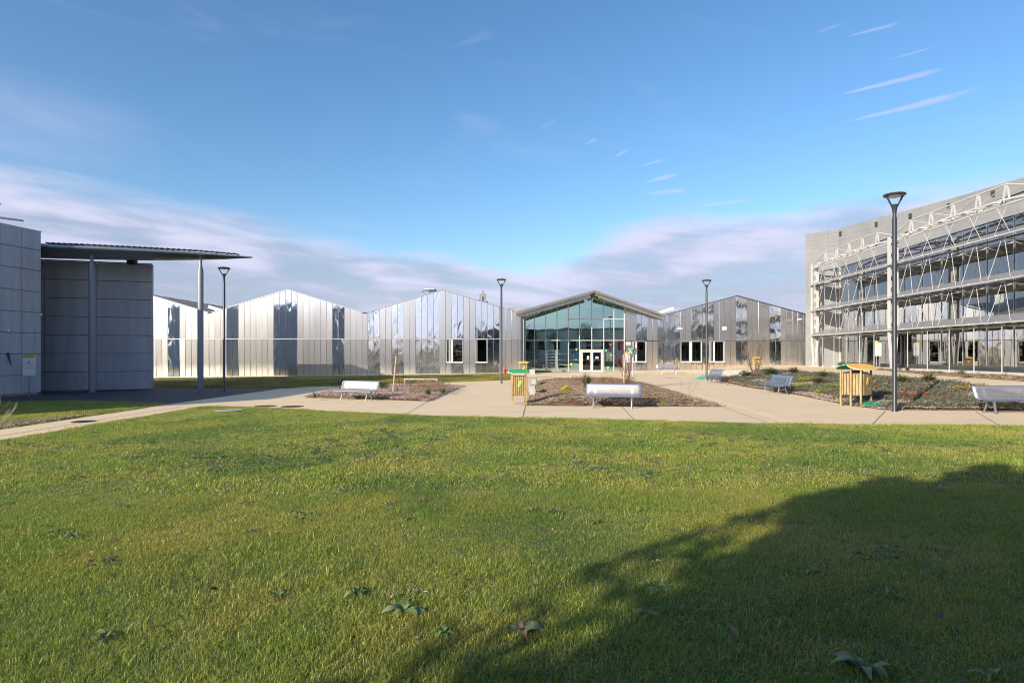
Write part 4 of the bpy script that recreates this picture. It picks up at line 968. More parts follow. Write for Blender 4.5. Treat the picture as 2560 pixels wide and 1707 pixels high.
# lens shaped canopy on two round columns
cp = thing('entrance_canopy', 'slim lens shaped metal canopy on two round grey columns', 'canopy', (0, 0, 0))
fr_ = [(-31, 32.0), (-28.5, 32.7), (-26.3, 33.4), (-23.9, 34.05), (-21.5, 34.85), (-19.6, 35.6), (-17.9, 36.35), (-16.8, 36.9), (-16.15, 37.3)]
bk_ = [(-31, 36.6), (-28.5, 36.9), (-26.3, 37.1), (-23.9, 37.3), (-21.5, 37.6), (-19.6, 37.75), (-17.9, 37.7), (-16.8, 37.5), (-16.15, 37.32)]
b = MB(); prof = []
for i, (f_, k_) in enumerate(zip(fr_, bk_)):
    f_, k_ = Vector(f_), Vector(k_); s_ = max(.12, min(1, (len(fr_) - 1 - i) / 4.5)); ring = []
    zc = 7.74
    for u, dz_ in ((0, 0), (.015, .10 * s_), (.05, .17 * s_), (.3, .26 * s_), (.7, .26 * s_), (.95, .17 * s_), (1, 0), (.95, -.12 * s_), (.8, -.25 * s_), (.5, -.42 * s_), (.2, -.30 * s_), (.05, -.14 * s_), (.015, -.09 * s_)):
        q = f_.lerp(k_, u); ring.append((q.x, q.y, zc + dz_))
    prof.append(ring)
n = len(prof[0]); b.add([p for rg_ in prof for p in rg_], [(i * n + k, (i + 1) * n + k, (i + 1) * n + (k + 1) % n, i * n + (k + 1) % n) for i in range(len(prof) - 1) for k in range(n)] + [tuple(range(n)), tuple(range(len(prof) * n - 1, len(prof) * n - 1 - n, -1))])
b.build('roof_shell', M['canopy_metal'], cp, smooth=True)
b = MB(); r = random.Random(2)
for i in range(34):
    x = -26 + i * .27; y = float(np.interp(x, [p[0] for p in fr_], [p[1] for p in fr_])); b.box(x, y + .35, 7.96 - max(0, x + 19) * .03, .11, .55, .06, rz=R(-15))
tag(b.build('roof_ribs', M['iron'], cp), kind='stuff')
for (x, y) in ((-24.3, 34.7), (-18.87, 36.35)):
    b = MB(); zb_ = base(x) - .05; b.lathe(x, y, [(.165, zb_), (.165, 6.75), (.10, 7.05), (.085, 7.1), (.085, 7.6)], 20); b.build('column', M['column_paint'], cp, smooth=True)
b = MB(); b.box(-23.4, 36.95, 7.42, .5, .3, .35); b.build('bearing_block', M['iron'], cp)

# ---------------- right building: concrete wall, glass front, white steel structure
rb = thing('glass_building', 'three storey glass fronted building with white steel struts and tall concrete wall', 'building', (0, 0, 0))
WP = [(29.75, 60.8), (31.5, 57.9), (32.3, 53.9), (33.3, 50.5), (34.0, 47.4), (35.0, 41.0), (35.7, 33.0), (36.2, 24.0), (36.4, 14)]
for (a, c) in zip(WP[:-1], WP[1:]):
    d = (Vector(c) - Vector(a)).normalized(); n = Vector((-d.y, d.x)) * .4
    b = MB(); b.prism([a, c, (c[0] + n.x, c[1] + n.y), (a[0] + n.x, a[1] + n.y)], -.3, 13.8); b.build('concrete_wall', M['board'], rb)
for px_, (x, y) in zip(range(5), ((31.55, 57.6), (32.45, 53.4), (33.35, 50.2), (34.1, 46.8), (34.65, 43.2))):
    MB().box(x - .03, y, 13.25, .12, .26, .42).build('wall_opening', M['galv_dark'], rb)
CL = lambda y: 29.0 - .07 * (58 - y)          # line of the steel frame
GLx = lambda y: CL(y) + 2.45                    # line of the glass
nodes = [58.0 - 2.23 * k for k in range(0, 19)]   # panel points; columns at every sixth
zt_ = .5
def colm(y):
    b = MB(); x0, x1 = CL(y) - .02, CL(y) + .56; tk = .05
    # web with rounded openings, flanges on both edges, tapering below the first canopy
    def web(za, zc, xa0, xa1, xc0, xc1, hole=True):
        n = 16; cx, cz = (xa0 + xa1 + xc0 + xc1) / 4, (za + zc) / 2; rx, rz_ = min(.15, (xa1 - xa0 + xc1 - xc0) / 4 * .55), (zc - za) * .33
        rect = []; ov = []
        for k in range(n):
            a = 2 * math.pi * (k + .5) / n; c, s_ = math.cos(a), math.sin(a)
            m_ = max(abs(c), abs(s_)); u, v = c / m_, s_ / m_
            zz = cz + v * (zc - za) / 2; f = (zz - za) / (zc - za)
            l_, r_ = xa0 + (xc0 - xa0) * f, xa1 + (xc1 - xa1) * f; rect.append(((l_ + r_) / 2 + u * (r_ - l_) / 2, zz))
            ov.append((cx + rx * c, cz + rz_ * (s_ if abs(s_) < .8 else math.copysign(.8 + (abs(s_) - .8) * 1, s_))))
        for side in (-1, 1):
            yy = y + side * tk / 2
            b.add([(p[0], yy, p[1]) for p in rect] + [(p[0], yy, p[1]) for p in ov], [(k, (k + 1) % n, n + (k + 1) % n, n + k) for k in range(n)])
        b.add([(p[0], y - tk / 2, p[1]) for p in ov] + [(p[0], y + tk / 2, p[1]) for p in ov], [(k, (k + 1) % n, n + (k + 1) % n, n + k) for k in range(n)])
    z = 3.5
    while z < 10.2: web(z, z + .85, x0, x1, x0, x1); z += .85
    web(1.9, 3.5, x0 + .12, x1 - .13, x0, x1); b.box((x0 + x1) / 2, y, 1.2, .2, tk, 1.4)
    zl_ = z
    for s_, xx, xf in ((-1, x0, x0 + .2), (1, x1, x1 - .2)):
        b.bar((xx, y, 3.4), (xx, y, zl_ + .1), .07, .30, up=Vector((0, 1, 0))); b.bar((xf, y, .55), (xx, y, 3.42), .07, .30, up=Vector((0, 1, 0)))
    b.box((x0 + x1) / 2, y, .56, .55, .5, .12)
    b.build('column', M['offwhite'], rb)
for k in (0, 6, 12, 18): colm(nodes[k])
# glazing
lv = [.95, 3.55, 5.95, 8.4, 9.95]
gy0 = 57.4
for k in range(18):
    ya, yb = nodes[k] - (.6 if k == 0 else 0), nodes[k + 1]
    for z0, z1 in zip(lv[:-1], lv[1:]):
        b = MB(); g_ = .015; b.add([(GLx(ya), ya - g_, z0 + g_), (GLx(yb), yb + g_, z0 + g_), (GLx(yb), yb + g_, z1 - g_), (GLx(ya), ya - g_, z1 - g_), (GLx(ya) + .02, ya - g_, z0 + g_), (GLx(yb) + .02, yb + g_, z0 + g_), (GLx(yb) + .02, yb + g_, z1 - g_), (GLx(ya) + .02, ya - g_, z1 - g_)],
                        [(0, 1, 2, 3), (7, 6, 5, 4), (0, 4, 5, 1), (1, 5, 6, 2), (2, 6, 7, 3), (3, 7, 4, 0)])
        b.build('glass_pane', M['glass_grey'], rb)
    b = MB(); b.tube([(GLx(yb) - .03, yb, .9), (GLx(yb) - .03, yb, 9.95)], .022, 6); b.build('glazing_rod', M['galv'], rb)
    for z in lv[1:4]:
        b = MB(); b.lathe(GLx(yb) - .06, yb, [(.02, z - .05), (.12, z - .02), (.12, z + .02), (.02, z + .05)], 6); b.build('glass_fitting', M['galv'], rb)
b = MB(); b.bar((GLx(57.4), 57.4, .9), (GLx(18), 18, .9), .2, .10); b.build('bottom_rail', M['galv_dark'], rb)
b = MB(); b.bar((GLx(57.6), 57.6, .68), (GLx(18), 18, .68), .3, .36); b.build('plinth_wall', M['interior_dark'], rb)
b = MB(); b.bar((GLx(57.6) - .5, 57.6, .54), (GLx(18) - .5, 18, .54), .7, .22); b.build('plinth_step', M['concrete_white'], rb)
MB().bar((GLx(57.35) - .02, 57.4, .9), (GLx(57.35) - .02, 57.4, 9.95), .12, .12).build('end_mullion', M['offwhite'], rb)
MB().bar((GLx(57.5) + .15, 57.47, .9), (GLx(57.5) + .15, 57.47, 9.95), .08, .25).build('end_post', M['interior_dark'], rb)
# floors and interior
for z0, z1, set_ in ((.3, .85, .05), (3.45, 3.75, .9), (6.9, 7.35, 1.1)):
    b = MB(); b.prism([(GLx(57.3) + set_, 57.2), (33.0, 50), (34.6, 41), (35.3, 33), (36, 18), (GLx(18) + set_, 18)], z0, z1); b.build('floor_slab', M['interior'], rb)
b = MB(); b.add([(GLx(57.4), 57.4, 9.98), (GLx(18), 18, 9.98), (36.2, 18, 10.12), (35.7, 33, 10.12), (34, 47.4, 10.12), (31.5, 57.7, 10.12)], [(0, 1, 2, 3, 4, 5)]); b.build('roof', M['fascia'], rb)
for y in (52, 46, 40, 34, 28):
    for x_ in (1.9,):
        b = MB(); b.tube([(GLx(y) + x_ - .6, y, .8), (GLx(y) + x_ - .6, y, 9.9)], .12, 10); b.build('inner_column', M['offwhite'], rb)
b = MB()
for y in np.arange(56, 20, -2.2): b.tube([(GLx(y) + .3, y, 9.7), (35.5, y - 1, 10.3)], .06, 6)
tag(b.build('roof_trusses', M['galv_dark'], rb), kind='stuff')
for y, z in ((45.2, 6.1), (40.8, 6.2), (36.0, 6.5), (50, 8.9)):
    b = MB(); x = GLx(y) + .9; b.lathe(x, y, [(.40, z), (.36, z + .04), (.14, z + .18), (.10, z + .38), (.02, z + .4)], 14); b.tube([(x, y, z + .38), (x, y, z + .8)], .015, 5); b.build('pendant_lamp', M['pendant'], rb)
for k in range(5): MB().box(GLx(44 - k * 3.4) + 1.7, 44 - k * 3.4, 2.0, .05, 1.9, 1.3).build('display_board', M['white'], rb)
# door portal right of the lamp post
dr = MB()
for y in (48.5, 47.75, 47.0, 46.3): dr.bar((GLx(y) - .05, y, .85), (GLx(y) - .05, y, 3.3), .22, .14)
dr.bar((GLx(48.5) - .05, 48.55, 3.25), (GLx(46.3) - .05, 46.25, 3.25), .3, .16); dr.build('door_portal', M['black'], rb)
# sun shade canopies
for z in (3.5, 5.87, 8.33):
    for k in range(18):
        ya, yb = nodes[k] + (.35 if k == 0 else -.02), nodes[k + 1] + .02
        x0a, x0b = CL(ya) - .22, CL(yb) - .22; wd_ = 1.25
        b = MB(); b.add([(x0a, ya, z), (x0b, yb, z), (x0b + wd_, yb, z + .52), (x0a + wd_, ya, z + .52), (x0a, ya, z - .04), (x0b, yb, z - .04), (x0b + wd_, yb, z + .48), (x0a + wd_, ya, z + .48)],
                        [(0, 3, 2, 1), (4, 5, 6, 7), (0, 1, 5, 4), (1, 2, 6, 5), (2, 3, 7, 6), (3, 0, 4, 7)])
        for i in range(6):
            f = .12 + i * .15; b.bar((x0a + wd_ * f, ya, z + .52 * f + .01), (x0b + wd_ * f, yb, z + .52 * f + .01), .03, .02)
        b.build('sun_shade', M['shade'], rb)
    b = MB(); b.tube([(CL(58.2) - .24, 58.25, z - .03), (CL(18) - .24, 18, z - .03)], .045, 6); b.build('edge_tube', M['offwhite'], rb)
    b = MB(); b.tube([(CL(58) + .3, 58, z - .12), (CL(18) + .3, 18, z - .12)], .05, 6); b.build('edge_tube', M['galv_dark'], rb)
    for k in range(1, 19):
        y = nodes[k]; x = CL(y)
        b = MB(); b.tube([(x - .28, y, z - .04), (x + .4, y, z - .16), (x + 1.2, y, z - .22), (GLx(y), y, z + .05)], [.035, .05, .04, .03], 6)
        b.lathe(x - .26, y, [(.02, z - .09), (.10, z - .06), (.10, z), (.02, z + .03)], 6); b.build('bracket', M['offwhite'], rb)
# inverted V struts, X braces at the top, thin posts below
for k in range(1, 18):
    y = nodes[k]; x = CL(y) + .05
    if k in (6, 12): continue
    for z0, z1 in ((3.55, 5.72), (5.92, 8.18)):
        for s_ in (-1, 1):
            b = MB(); b.tube([(CL(y) + .12, y + s_ * .09, z1), (CL(y + s_ * .85) - .12, y + s_ * .85, z0 + .02)], .016, 6); b.build('strut', M['offwhite'], rb)
    for s_ in (-1, 1):
        b = MB(); b.tube([(x, y + s_ * .55, 8.4), (x, y - s_ * .35, 9.95)], .015, 6); b.build('strut', M['offwhite'], rb)
    b = MB(); b.lathe(CL(y) + .05, y, [(.17, zt_ - .02), (.12, zt_ + .06), (.028, zt_ + .2), (.022, 3.42)], 8); b.build('ground_post', M['offwhite'], rb)
b = MB(); b.tube([(CL(58) + .05, 58, 9.98), (CL(18) + .05, 18, 9.98)], .06, 8); b.build('top_rail', M['offwhite'], rb)
for k0 in (0, 6, 12):
    ys = nodes[k0:k0 + 7]; X = lambda y: CL(y) + .3
    b = MB(); b.tube([(X(ys[0]), ys[0], 9.85), (X(ys[0]), ys[0] - .5, 10.15), (X(ys[1]), ys[1] - .2, 10.36), (X(ys[3]), ys[3], 10.42), (X(ys[5]), ys[5] + .2, 10.36), (X(ys[6]), ys[6] + .5, 10.15), (X(ys[6]), ys[6], 9.85)], .09, 10); b.build('arched_tube', M['offwhite'], rb, smooth=True)
    b = MB(); b.tube([(X(ys[0]) , ys[0], 10.55), (X(ys[1]), ys[1], 11.2), (X(ys[5]), ys[5], 11.2), (X(ys[6]), ys[6], 10.55)], .055, 8); b.build('top_chord', M['offwhite'], rb)
    b = MB(); b.tube([(X(ys[0]) + .5, ys[0] - .6, 10.6), (X(ys[6]) + .5, ys[6] + .6, 10.6)], .05, 6); b.build('rear_tube', M['galv_dark'], rb)
    for i in range(1, 6):
        y = ys[i]
        b = MB(); b.bar((X(y) - .0, y + .06, 11.15), (X(y) + .0, y + .2, 10.4), .09, .05); b.bar((X(y), y - .06, 11.15), (X(y), y - .2, 10.4), .09, .05); b.build('truss_post', M['offwhite'], rb)
        b = MB(); e = ys[i + 1] if i < 3 else ys[i - 1]
        b.tube([(X(y), y, 11.15), (X(e), e, 10.45)], .032, 6); b.build('truss_diagonal', M['offwhite'], rb)
        rr = random.Random(i + k0); b = MB()
        for _ in range(3):
            b.box(X(y) - .1 + rr.uniform(-.22, .15), y + rr.uniform(-.3, .3), 10.12 + rr.uniform(-.12, .18), .10, rr.uniform(.3, .55), .07, mat=Matrix.Rotation(rr.uniform(-.5, .5), 3, 'X') @ Matrix.Rotation(rr.uniform(-.7, .7), 3, 'Z'))
        b.tube([(X(y) - .55, y + .4, 10.22), (X(y), y, 10.2), (X(y) - .5, y - .45, 10.12)], .04, 6)
        b.build('node_bracket', M['offwhite'], rb)
        for s_ in (-1, 1):
            b = MB(); b.tube([(X(y) - .3, y, 9.98), (X(y) - .45, y + s_ * .5, 10.2), (X(y) + .2, y + s_ * .8, 10.35)], .025, 5); b.build('tie_rod', M['offwhite'], rb)

# ---------------- world behind the camera (seen in the mirrors and casting the lawn shadow)
rw_ = thing('rear_building', 'rendered building behind the photographer that shades the lawn', 'building', (0, 0, 0))
c0 = Vector((-8.95, -5.95)); d = Vector((.943, .333)); n = Vector((.333, -.943))
pl = [c0, c0 + d * 42, c0 + d * 42 + n * 12, c0 + n * 12]
b = MB(); b.prism([(p.x, p.y) for p in pl], -.9, 6.5); b.build('wall', M['rear_wall'], rw_)
pl2 = [c0 - d * .3 - n * .3, c0 + d * 42 - n * .3, c0 + d * 42 + n * 12.3, c0 - d * .3 + n * 12.3]
b = MB(); b.prism([(p.x, p.y) for p in pl2], 6.5, 6.78); b.build('roof', M['fascia'], rw_)
for k in range(12):
    q = c0 + d * (2 + k * 3.3); 
    b = MB(); b.prism([tuple(q - n * .05), tuple(q + d * 1.5 - n * .05), tuple(q + d * 1.5 + n * .05), tuple(q + n * .05)], 2.6, 4.4); b.build('window', M['interior_dark'], rw_)
def conifer(x, y, h, rad, seed, label):  # unseen trees added to break up and soften the lawn shadow's edge
    r = random.Random(seed); t = thing('conifer', label, 'tree', (x, y, base(x) - .1), 0, 'conifers behind the photographer'); b = MB()
    tk = MB(); tk.tube([(0, 0, 0), (0, 0, h * .9)], [.12, .03], 6); tk.build('trunk', M['bark'], t)
    for _ in range(1500):
        z = h * r.random() ** .8; rr_ = rad * (1.05 - (z / h) ** 3.5) * math.sqrt(r.random()); a = r.uniform(0, 6.28)
        b.leaf((rr_ * math.cos(a), rr_ * math.sin(a), z), (math.cos(a), math.sin(a), .9), r.uniform(.2, .42), .16, tint=r.random())
    b.build('crown', M['darkshrub'], t)
for i, (k, o_, h) in enumerate([(2.1, .6, 7.0), (4.2, .6, 7.1), (6.2, .6, 6.95), (8.6, .6, 7.1), (11.2, .6, 6.9), (14.0, .6, 6.9)]):
    q = c0 + d * k - n * o_; conifer(q.x, q.y, h, 1.5, 60 + i, ['conifer at the corner of the rear building', 'second conifer before the rear building', 'third conifer before the rear building', 'fourth conifer before the rear building', 'fifth conifer before the rear building', 'sixth conifer before the rear building'][i])
def big_tree(x, y, h, seed, label):
    r = random.Random(seed); t = thing('bare_tree', label, 'tree', (x, y, base(x) - .1)); b = MB()
    tr_ = MB(); tr_.tube([(0, 0, 0), (.1, 0, h * .2), (0, .1, h * .42)], [h * .022, h * .018, h * .014], 8); tr_.build('trunk', M['bark'], t)
    def g(p, dd, l, rad, dep):
        q = p + dd * l; b.tube([p, p.lerp(q, .5) + Vector((r.uniform(-.1, .1),) * 3) * l * .3, q], [rad, rad * .8, rad * .55], 4)
        if dep:
            for _ in range(3): g(p.lerp(q, r.uniform(.5, 1)), (dd + Vector((r.uniform(-.8, .8), r.uniform(-.8, .8), r.uniform(-.15, .5)))).normalized(), l * .66, rad * .5, dep - 1)
    for _ in range(6): g(Vector((0, 0, h * r.uniform(.25, .42))), Vector((r.uniform(-.7, .7), r.uniform(-.7, .7), 1)).normalized(), h * .24, h * .009, 4)
    b.build('crown', M['bark'], t)
for i, (x, y, h) in enumerate([(-19, -24, 9), (-31, -34, 11), (-12, -42, 10), (20, -30, 11), (2, -34, 12), (9, 2.4, 8), (14.5, 4.2, 9)]):
    big_tree(x, y, h, 40 + i, ['bare tree behind the photographer nearest the grey building', 'tall bare tree far behind the photographer on the left', 'bare tree behind the photographer in the middle', 'bare tree behind the photographer on the right', 'tallest bare tree behind the photographer', 'bare tree close in front of the rear building', 'bare tree at the right end of the rear building'][i])
b = MB(); r = random.Random(9)
for _ in range(5200):
    a = r.uniform(math.pi * .98, 2.04 * math.pi); R_ = r.uniform(95, 125); x, y = R_ * math.cos(a), R_ * math.sin(a); hz = 4.5 + 2.6 * mnoise.noise(Vector((a * 9, 0, 1))) + 1.2 * mnoise.noise(Vector((a * 40, 0, 1)))
    b.leaf((x, y, r.uniform(-.5, hz)), (r.uniform(-1, 1), r.uniform(-1, 1), .4), r.uniform(1.5, 2.6), 1.3, tint=r.random())
tag(b.build('distant_trees', M['farleaf']), 'distant belt of dull trees behind the photographer', 'trees', kind='stuff')
# ================================================================== STREET FURNITURE
def zt3(x, y):      # surface under an object standing in the right hand bed / terrace
    return terr(x, y) if x > 18.3 else zbedR(x, y) + .03
# lamp posts
L0 = thing('street_lamp', 'tall dark street lamp with a ring head beside the yellow roofed bin', 'street lamp', (0, 0, 0), 0, 'ring headed street lamps')
b = MB(); b.lathe(0, 0, [(.085, -.1), (.085, .02), (.068, .05), (.068, 6.10), (.058, 6.12)], 16); b.build('pole', M['paint_dark'], L0, smooth=True)
b = MB(); b.lathe(0, 0, [(.055, 6.08), (.052, 6.22), (.075, 6.40), (.11, 6.50), (.10, 6.52)], 16)
for s_ in (-1, 1): b.tube([(s_ * .06, 0, 6.44), (s_ * .14, 0, 6.56), (s_ * .27, 0, 6.80)], [.035, .026, .03], 8)
b.build('yoke', M['paint_dark'], L0, smooth=True)
b = MB(); ring = []
n = 28; prof = [(.22, 6.79), (.30, 6.79), (.325, 6.82), (.31, 6.85), (.20, 6.875), (.001, 6.88)]
b.lathe(0, 0, prof, n); b.build('lamp_head', M['paint_dark'], L0, smooth=True)
b = MB(); b.lathe(0, 0, [(.21, 6.775), (.22, 6.795), (.001, 6.796)], 20); b.build('diffuser', mat('lamp_glass', (.5, .48, .42), .25), L0)
def put_lamp(o, px_, s_, zf, label=None, rz=0.0):
    Y = 1500 / s_; X = (px_ - 1280) / s_
    if o is None: return dup(L0, (X, Y, zf(X, Y)), rz, label)
    o.location = (X, Y, zf(X, Y)); o.rotation_euler.z = rz
put_lamp(None, 560, 45.6, base, 'dark street lamp with a ring head beside the grey canopy column', .2)
put_lamp(None, 1253.5, 37.9, base, 'dark street lamp with a ring head in front of the gable left of the entrance', .1)
put_lamp(None, 1766.5, 36.5, base, 'dark street lamp with a ring head behind the far blue bench', -.1)
put_lamp(L0, 2236.5, 79.0, lambda x, y: zbedR(x, y), rz=.05)

# perforated steel benches
def bench(trim, shell_m=None):
    t = thing('park_bench', '', 'bench', (0, 0, 0), 0, 'perforated steel benches')
    pr = [(-.335, .405), (-.325, .435), (-.30, .445), (-.05, .425), (.06, .425), (.13, .455), (.17, .52), (.235, .70), (.26, .785), (.285, .815), (.32, .82), (.34, .80)]
    L = .975; n = 14; vs = []; fs = []
    xs = np.linspace(-L, L, n)
    for x in xs:
        for (y, z) in pr: vs.append((x, y, z))
    m_ = len(pr)
    for i in range(n - 1):
        for j in range(m_ - 1): fs.append((i * m_ + j, i * m_ + j + 1, (i + 1) * m_ + j + 1, (i + 1) * m_ + j))
    b = MB(); b.add(vs, fs); o = b.build('seat_shell', shell_m or M['perf'], t, smooth=True)
    md = o.modifiers.new('thick', 'SOLIDIFY'); md.thickness = .006
    for (y, z) in ((-.335, .425), (.315, .822)):
        b = MB(); b.tube([(-L, y, z), (L, y, z)], .016, 8); b.build('edge_tube', trim, t)
    for x in (-L, L):
        b = MB(); b.tube([(x, y, z - .004) for y, z in pr], .011, 6); b.build('end_rim', trim, t)
    for x in (-.66, .66):
        b = MB(); b.tube([(x, -.20, .42), (x, -.18, .30), (x, -.20, .16), (x, -.25, 0)], [.03, .034, .032, .03], 8); b.build('leg', M['brushed'], t, smooth=True)
        b = MB(); b.tube([(x, .17, .47), (x, .10, .33), (x, .14, .16), (x, .24, 0)], [.024, .028, .028, .026], 8); b.build('leg', M['brushed'], t, smooth=True)
        b = MB(); b.tube([(x, -.20, .27), (x, -.05, .18), (x, .11, .30)], .018, 6); b.tube([(x, -.25, .41), (x, .12, .40)], .02, 6); b.build('bracket', M['brushed'], t, smooth=True)
    return t
M['trim_blue'] = mat('blue_trim', (.10, .13, .26), .35, .3); M['trim_steel'] = mat('steel_trim', (.5, .5, .58), .3, .8)
M['blue'] = mat('blue_enamel', (.09, .18, .34), .35)
B1 = bench(M['trim_blue']); B2 = bench(M['trim_steel'])
m2 = M['perf'].copy(); m2.name = 'perforated_blue'; bs = m2.node_tree.nodes['Principled BSDF']; bs.inputs['Base Color'].default_value = (.16, .21, .30, 1); bs.inputs['Metallic'].default_value = .3
B3 = bench(M['blue'], m2)
def setb(o, x, y, z, rz, label): o.location = (x, y, z); o.rotation_euler.z = rz; o['label'] = label
x, y = px2g(1535, 1021); setb(B1, x, y + .2, base(x), -R(15), 'silver perforated bench with dark blue trim in front of the middle bed')
dup(B1, (*[v for v in (13.05, 18.75)], base(13.05) + .0), R(3), 'silver perforated bench with dark blue trim cut by the right frame edge').location = (0, 0, 0)
last = [o for o in bpy.data.objects if o.parent is None and o.get('label', '').endswith('right frame edge')][0]
xx = (2488 - 1280) / 1500 * 17.95; last.location = (xx + .66, 18.2, base(xx))
x, y = px2g(882, 1002.5); setb(B2, x + .1, y + .25, base(x) + .0, -R(24), 'silver perforated bench beside the staked bare sapling of the left bed')
dup(B2, ((1671 - 1280) / 27.7, 54.3, base(14)), 0, 'plain steel bench standing against the wall of the right steel hall')
x, y = px2g(1950, 985); setb(B3, x - .05, y + .3, base(x), -R(88), 'blue perforated bench facing the path near the lime green plants')
x, y = px2g(1782, 957.5); dup(B3, (x + .1, y + .3, base(x)), -R(87), 'small looking blue perforated bench at the foot of the pale steps')

# cast stone frame benches
def frame_bench(label, x, y, rz, L=2.1, z=None, D=.26):
    t = thing('stone_bench', label, 'bench', (x, y, base(x) if z is None else z), rz, 'backless frame benches')
    b = MB(); b.box(0, 0, .405, L, D, .09); b.build('seat_slab', M['concrete_white'], t, bevel=.012)
    for s_ in (-1, 1): b = MB(); b.box(s_ * (L / 2 - .05), 0, .178, .10, D - .004, .364); b.build('leg', M['concrete_white'], t, bevel=.012)
    return t
frame_bench('pale frame bench standing in front of the entrance doors behind the middle bed', 5.2, 42.9, 0)
frame_bench('grey frame bench behind the withered plants of the left bed', -5.75, 38.0, R(-8), 2.2)
frame_bench('pale frame bench seen end on, nearest behind the green roofed bin', .98, 28.4, R(87), 2.0)
frame_bench('pale frame bench seen end on, farther one along the left side of the middle bed', 1.35, 36.2, R(87), 2.0)
frame_bench('pale frame bench close to the glass wall beside the downpipe', 1.9, 57.0, R(90), 1.6, None, .5)

# timber litter bins with leaf shaped roofs
def leafboard(b, L, W, th_, wave=.06):
    n = 28; pts = []
    for k in range(n):
        a = 2 * math.pi * k / n; c, s_ = math.cos(a), math.sin(a)
        rx = L / 2 * math.copysign(abs(c) ** .75, c); ry = W / 2 * math.copysign(abs(s_) ** .8, s_) * (1 - wave * 2 * math.exp(-(rx / (L * .18)) ** 2)); pts.append((rx, ry))
    b.add([(x, y, 0) for x, y in pts] + [(x, y, th_) for x, y in pts], [tuple(range(n - 1, -1, -1)), tuple(range(n, 2 * n))] + [(k, (k + 1) % n, n + (k + 1) % n, n + k) for k in range(n)])
    return pts
def slim_bin(label, x, y, z, rz, roof_m, leaf_m, swirl_m):
    t = thing('litter_bin', label, 'litter bin', (x, y, z), rz, 'timber litter bins')
    W, D, H0, H1 = .53, .42, .37, 1.07
    for s_ in (-1, 1):
        for q in (-1, 1):
            b = MB(); b.box(s_ * (W / 2 - .0), q * D / 2, .58 + (0 if q > 0 else .0), .06, .06, 1.18); b.build('post', M['wood'], t, bevel=.005)
    for i in range(6):
        b = MB(); b.box(-W / 2 + .075 + i * .076, -D / 2 - .012, (H0 + H1) / 2, .056, .022, H1 - H0); b.build('slat', M['wood'], t)
    for s_ in (-1, 1):
        for i in range(5): b = MB(); b.box(s_ * (W / 2 + .035), -D / 2 + .05 + i * .08, (H0 + H1) / 2, .022, .06, H1 - H0); b.build('slat', M['wood'], t)
    b = MB(); b.box(0, -D / 2 + .02, H0 - .02, W - .06, .03, .05); b.box(0, D / 2, H0, W - .06, .03, .05); b.box(0, D / 2, H1 - .05, W - .06, .03, .05); b.build('rail', M['wood'], t)
    b = MB(); b.box(0, .01, (H0 + H1) / 2, W - .1, D - .09, H1 - H0 - .03); b.box(0, 0, H1 - .0, W - .09, D - .06, .03); b.build('liner', M['black'], t)
    b = MB(); leafboard(b, .86, .50, .02); o = b.build('roof', M['edge'], t); o.location = (0, -.02, 1.24); o.rotation_euler = (R(19), 0, 0)
    b = MB(); leafboard(b, .81, .45, .012); o2 = b.build('roof_face', roof_m, o); o2.location = (0, 0, .0205)
    pts = [(.34 * math.cos(a) if 0 else (-.33 + .66 * i / 30), .09 * math.sin(i / 30 * 9.4 + .4) * math.exp(-abs(i - 15) / 40), .034) for i, a in enumerate(np.linspace(0, 1, 31))]
    b = MB(); b.tube(pts, .004, 4); b.build('swirl', swirl_m, o)
    b = MB(); leafboard(b, .27, .125, .015, 0); o = b.build('leaf_badge', leaf_m, t); o.location = (.01, -D / 2 - .026, .80); o.rotation_euler = (R(90), R(-68), 0)
    b = MB(); b.add([(.055 * math.cos(a), .028 * math.sin(a), .016) for a in np.linspace(0, 6.28, 12, endpoint=False)], [tuple(range(12))]); b.build('badge_mark', swirl_m, o)
    return t
x, y = px2g(1297.5, 1011); slim_bin('timber litter bin with a green leaf shaped roof at the corner of the middle bed', x, y + .2, base(x), R(3), M['green_leaf'], M['lime'], M['lime'])
slim_bin('slim timber litter bin with a yellow leaf shaped roof behind the green roofed one', .89, 47.4, base(.9), R(2), M['orange'], M['yellow'], M['yellow'])

